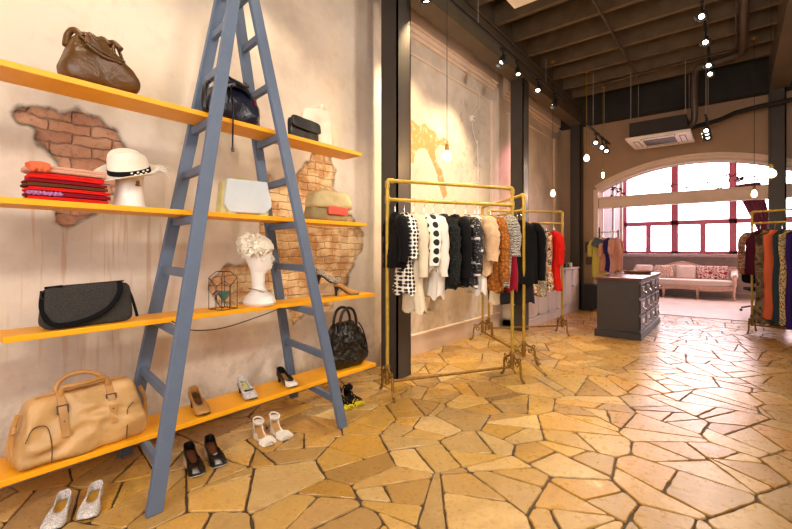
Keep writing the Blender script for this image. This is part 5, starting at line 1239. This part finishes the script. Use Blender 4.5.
pipe('ceiling_pipe', 'large grey pipe running along the ceiling and turning to the air conditioner', [(.10, 4.0, 4.37), (.10, 6.0, 4.37), (.10, 8.1, 4.37), (.04, 8.42, 4.37), (-.15, 8.5, 4.36), (-.42, 8.5, 4.34), (-.50, 8.5, 4.25), (-.52, 8.5, 3.9), (-.52, 8.55, 3.5), (-.60, 8.6, 3.40), (-.66, 8.65, 3.38)], .05, 'pipe', 4)
pipe('ceiling_conduit', 'thin conduit beside the large grey ceiling pipe', [(.02, 4.0, 4.42), (.02, 8.2, 4.42), (-.05, 8.36, 4.42), (-2.2, 8.5, 4.42)], .014, 'pipe')
pipe('refrigerant_pipe', 'dark insulated pipe from the far column to the air conditioner', [(2.4, 9.45, 3.85), (.3, 9.3, 3.72), (-.2, 9.1, 3.55), (-.60, 8.9, 3.44)], .04, 'darkpipe', 3)
for k, dx in enumerate((0, .09)):
    pipe('beam_conduit', ['upper conduit clipped along the left beam', 'lower conduit clipped along the left beam'][k], [(-2.575, .5, 4.40 - dx * 1.6), (-2.575, 9.6, 4.40 - dx * 1.6)], .016, 'pipe')
pipe('wall_cable', 'white cable curving down the plaster between the first two columns', [(-3.03, 5.3, 3.98), (-3.05, 5.72, 3.78), (-3.06, 5.80, 3.55), (-3.07, 5.62, 3.35), (-3.075, 5.6, 3.15), (-3.075, 5.72, 2.95), (-3.08, 5.78, 2.75), (-3.08, 5.78, .3)], .007, 'white', 6)
b = thing('socket_box', 'small white socket box on the plaster beside the curving cable', 'socket', (-3.085, 5.58, 3.28)); g = G(); bx(g, 0, .05, -.035, .035, -.04, .04); mk('cover', g, M['white'], b, bevel=.004); g = G(); bx(g, .05, .053, -.012, .012, -.012, .012); mk('switch', g, M['black'], b)
pipe('sprinkler_pipe', 'short rod with red plate fixed to a ceiling joist', [(-1.55, 4.6, 4.44), (-1.5, 4.8, 4.43), (-1.42, 5.3, 4.43)], .012, 'pipe')

def pendant(label, x, y, zb, ztop, cordm='wire', socket='iron_brass', r=.045, pw=10, cord_r=.0035, glob=1.15):
    b = thing('pendant_lamp', label, 'pendant lamp', (x, y, zb))
    g = G(); tube(g, [(0, 0, .10), (0, 0, ztop - zb)], cord_r, 6); mk('cord', g, M[cordm], b, smooth=True)
    g = G(); lathe(g, [(.012, .115), (.019, .11), (.021, .07), (.018, .05)], 12); mk('socket', g, M[socket], b, smooth=True)
    g = G(); lathe(g, [(.012, .062), (.02, .045), (r * .85, .02), (r, -.012), (r * .85, -.038), (r * .45, -.054), (.002, -.058)], 16); mk('bulb', g, M['bulb'], b, smooth=True)
    g = G(); lathe(g, [(.02, ztop - zb - .03), (.04, ztop - zb - .01), (.045, ztop - zb)], 12); mk('ceiling_rose', g, M[socket], b, smooth=True)
    L = bpy.data.lights.new('bulb_light', 'POINT'); L.energy = pw; L.color = (1, .60, .25); L.shadow_soft_size = .04
    o = bpy.data.objects.new('bulb_light', L); COL.objects.link(o); o.location = (0, 0, -.01); o.parent = b
pendant('bare pendant bulb hanging in front of the ochre-stained plaster', -2.2, 3.495, 2.23, 4.45, pw=30, cordm='darkpipe')
pendant('bare pendant bulb hanging beyond the second column', -2.35, 7.03, 2.25, 4.45, r=.036, pw=9, cordm='darkpipe')
pendant('bare pendant bulb on a yellow rope cord near the track lights', -2.0, 7.72, 2.91, 4.42, cordm='f_mustard', r=.045, pw=9, cord_r=.007)
pendant('small pendant bulb behind the rope-cord one, before the arch', -1.95, 8.66, 2.735, 4.43, cordm='f_mustard', r=.022, pw=1)
pendant('bare pendant bulb hanging beside the far column, smaller of the pair', .228, 8.15, 2.14, 4.45, r=.036, pw=5, cordm='darkpipe')
pendant('large round pendant bulb in front of the far column', .35, 6.9, 2.25, 4.45, r=.054, pw=8, socket='brass', cordm='darkpipe')

def spot(label, x, y, z, aim, pw, face='lampface', size=1.3, col=(1, .80, .55), blend=.6, light=True, soft_=.05):
    b = thing('track_spotlight', label, 'track light', (x, y, z))
    d = (V(aim) - V((x, y, z))).normalized(); q = d.to_track_quat('-Z', 'Y').to_matrix()
    g = G(); tube(g, [(0, 0, .13), (0, 0, .02)], .010, 8); bx(g, -.02, .02, -.045, .045, .115, .145); mk('mount', g, M['black'], b, smooth=True)
    def tr(g): g.v = [tuple(q @ V(v_)) for v_ in g.v]
    g = G(); lathe(g, [(.015, .06), (.03, .055), (.036, .02), (.055, -.045), (.062, -.06), (.056, -.06), (.05, -.045)], 16); tr(g); hd = mk('lamp_head', g, M['black'], b, smooth=True)
    g = G(); lathe(g, [(.002, -.048), (.030, -.050)], 14); tr(g); mk('reflector', g, M[face], hd, smooth=True)
    for s in (-1, 1):
        g = G(); pts = [(s * .062, .0, -.058), (s * .10, .03, -.10), (s * .10, -.03, -.10)]; bx(g, s * .058, s * .062, -.04, .04, -.10, -.055); tr(g); mk('barn_door', g, M['black'], hd)
    if light:
        L = bpy.data.lights.new('spot_light', 'SPOT'); L.energy = pw; L.color = col; L.spot_size = size; L.spot_blend = blend; L.shadow_soft_size = soft_
        o = bpy.data.objects.new('spot_light', L); COL.objects.link(o); o.parent = b; o.location = tuple(d * .08); o.rotation_euler = q.to_euler()
def track(label, x, y0, y1, z, ztop=None, rods=()):
    b = thing('light_track', label, 'light track', (x, 0, z)); g = G(); bx(g, -.018, .018, y0, y1, .0, .03); mk('rail', g, M['black'], b, bevel=.003)
    for r_ in rods: g = G(); tube(g, [(0, r_, .02), (0, r_, ztop - z)], .006, 6); mk('hanging_rod', g, M['wire'], b)
WC = (1, .84, .60)
track('long black light track under the left side beam', -2.42, .1, 8.1, 4.02, 4.46, (1.5, 4.55, 6.9))
ZT = 4.02 - .145
spot('track spotlight above the ladder, first on the left track', -2.42, .55, ZT, (-2.75, .6, .3), 34, col=WC, size=1.9)
spot('track spotlight over the middle of the shelf boards', -2.42, 2.0, ZT, (-2.75, 1.9, .3), 34, col=WC, size=1.9)
spot('track spotlight just before the first column', -2.42, 3.45, ZT, (-2.95, 4.3, .9), 130, col=(1, .74, .42), size=1.8)
spot('track spotlight above the ochre-stained plaster', -2.42, 5.25, ZT, (-2.9, 4.4, .6), 130, col=(1, .74, .42), size=1.6)
spot('unlit-looking dark track spotlight before the second column', -2.42, 5.75, ZT, (-1.6, 4.6, 0), 40, 'lampface_dim', col=(1, .72, .40))
spot('track spotlight beside the head of the second column', -2.42, 6.55, ZT, (-2.2, 4.6, .6), 50, col=WC)
spot('pinkish track spotlight past the second column on the left track', -2.42, 7.35, ZT, (-3.0, 6.9, 1.3), 70, col=(1, .34, .46))
track('short lowered light track near the back wall on the left', -1.95, 7.5, 9.2, 3.42, 4.45, (7.95, 8.75))
for yy, lb, pw in ((8.15, 'first spotlight of the lowered left track', 40), (8.6, 'middle spotlight of the lowered left track', 40), (8.95, 'last spotlight of the lowered left track', 40)):
    spot(lb, -1.95, yy, 3.275, (-1.7, yy - 3.0, .6), pw * .6, 'lampface', col=WC)
track('black light track beside the large ceiling pipe', -.30, 5.4, 8.4, 4.28, 4.45, (5.9, 7.9))
for k, (yy, pw, lb) in enumerate(((6.2, 60, 'brightest ceiling spotlight of the middle track, nearest the camera'), (7.0, 35, 'ceiling spotlight of the middle track second from the camera'), (7.9, 35, 'ceiling spotlight of the middle track third from the camera'), (8.3, 35, 'ceiling spotlight of the middle track farthest from the camera'))):
    spot(lb, -.30, yy, 4.135, ((-.9, -.6, -.7, -.2)[k], yy - 3.6, .0), pw, 'lampface', col=(1, .80, .56))
track('short lowered light track before the arch', -.36, 8.3, 9.3, 3.45, 4.45, (8.45, 9.15))
for yy, lb in ((8.6, 'upper spotlight of the lowered track before the arch'), (8.85, 'middle spotlight of the lowered track before the arch'), (9.15, 'lowest spotlight of the lowered track before the arch')):
    spot(lb, -.36, yy, 3.305, (-.5, yy - 3.0, .8), 20, 'lampface_dim' if yy > 8.8 else 'lampface', col=WC)
# unseen lamps added overhead to even out the light on the shelf wall
track('added light track overhead, out of view, for the fill spotlights', 1.5, -1.2, 4.6, 4.1, 4.46, (-.8, 1.2, 3.2))
FILLS = [(1.5, .3, 3.95, (-3.0, .9, 1.2), 145), (1.5, 1.9, 3.95, (-3.0, 2.4, 1.2), 160), (1.5, 4.2, 3.95, (-2.9, 4.7, 1.9), 290), (1.5, -.8, 3.95, (-2.9, .6, .6), 60)]
for k, (x, y_, z, aim, pw) in enumerate(FILLS):
    spot('added fill spotlight %s on the unseen overhead track' % ['above the camera', 'second forward', 'third forward', 'at the rear'][k], x, y_, z, aim, pw, col=(1, .88, .74), size=1.5, blend=.8, soft_=.3)

# ------------------------------------------------------------------ daylight, sky, camera
def area(name, loc, rot, sx, sy, e, c, portal=False):
    L = bpy.data.lights.new(name, 'AREA'); L.shape = 'RECTANGLE'; L.size = sx; L.size_y = sy; L.energy = e; L.color = c
    if portal: L.cycles.is_portal = True
    o = bpy.data.objects.new(name, L); COL.objects.link(o); o.location = loc; o.rotation_euler = rot; return o
area('window_portal', (-.03, 14.62, 2.7), (-PI / 2, 0, 0), 5.4, 3.1, 1, (1, 1, 1), portal=True)
area('added_window_portal', (.2, -1.85, 1.9), (PI / 2, 0, 0), 3.4, 1.6, 1, (1, 1, 1), portal=True)
W_ = bpy.data.worlds.new('sky'); sc.world = W_; W_.use_nodes = True; bg = W_.node_tree.nodes['Background']; bg.inputs[0].default_value = (1.0, .95, .93, 1); bg.inputs[1].default_value = 8.5

cam = bpy.data.cameras.new('camera'); co = bpy.data.objects.new('camera', cam); COL.objects.link(co); sc.camera = co
cam.sensor_width = 36; cam.lens = 36 * 415 / 792; cam.shift_y = -(264.5 - 250) / 792; cam.clip_start = .05
co.location = (0, 0, 1.3)
yaw = math.atan2(.632, .775); co.rotation_euler = (PI / 2, 0, yaw)
vs_ = sc.view_settings; vs_.view_transform = 'Standard'; vs_.look = 'None'; vs_.gamma = 1; vs_.exposure = 0.65; vs_.use_curve_mapping = False
sc.cycles.use_denoising = True; sc.cycles.max_bounces = 8; sc.cycles.diffuse_bounces = 4; sc.cycles.sample_clamp_indirect = 6
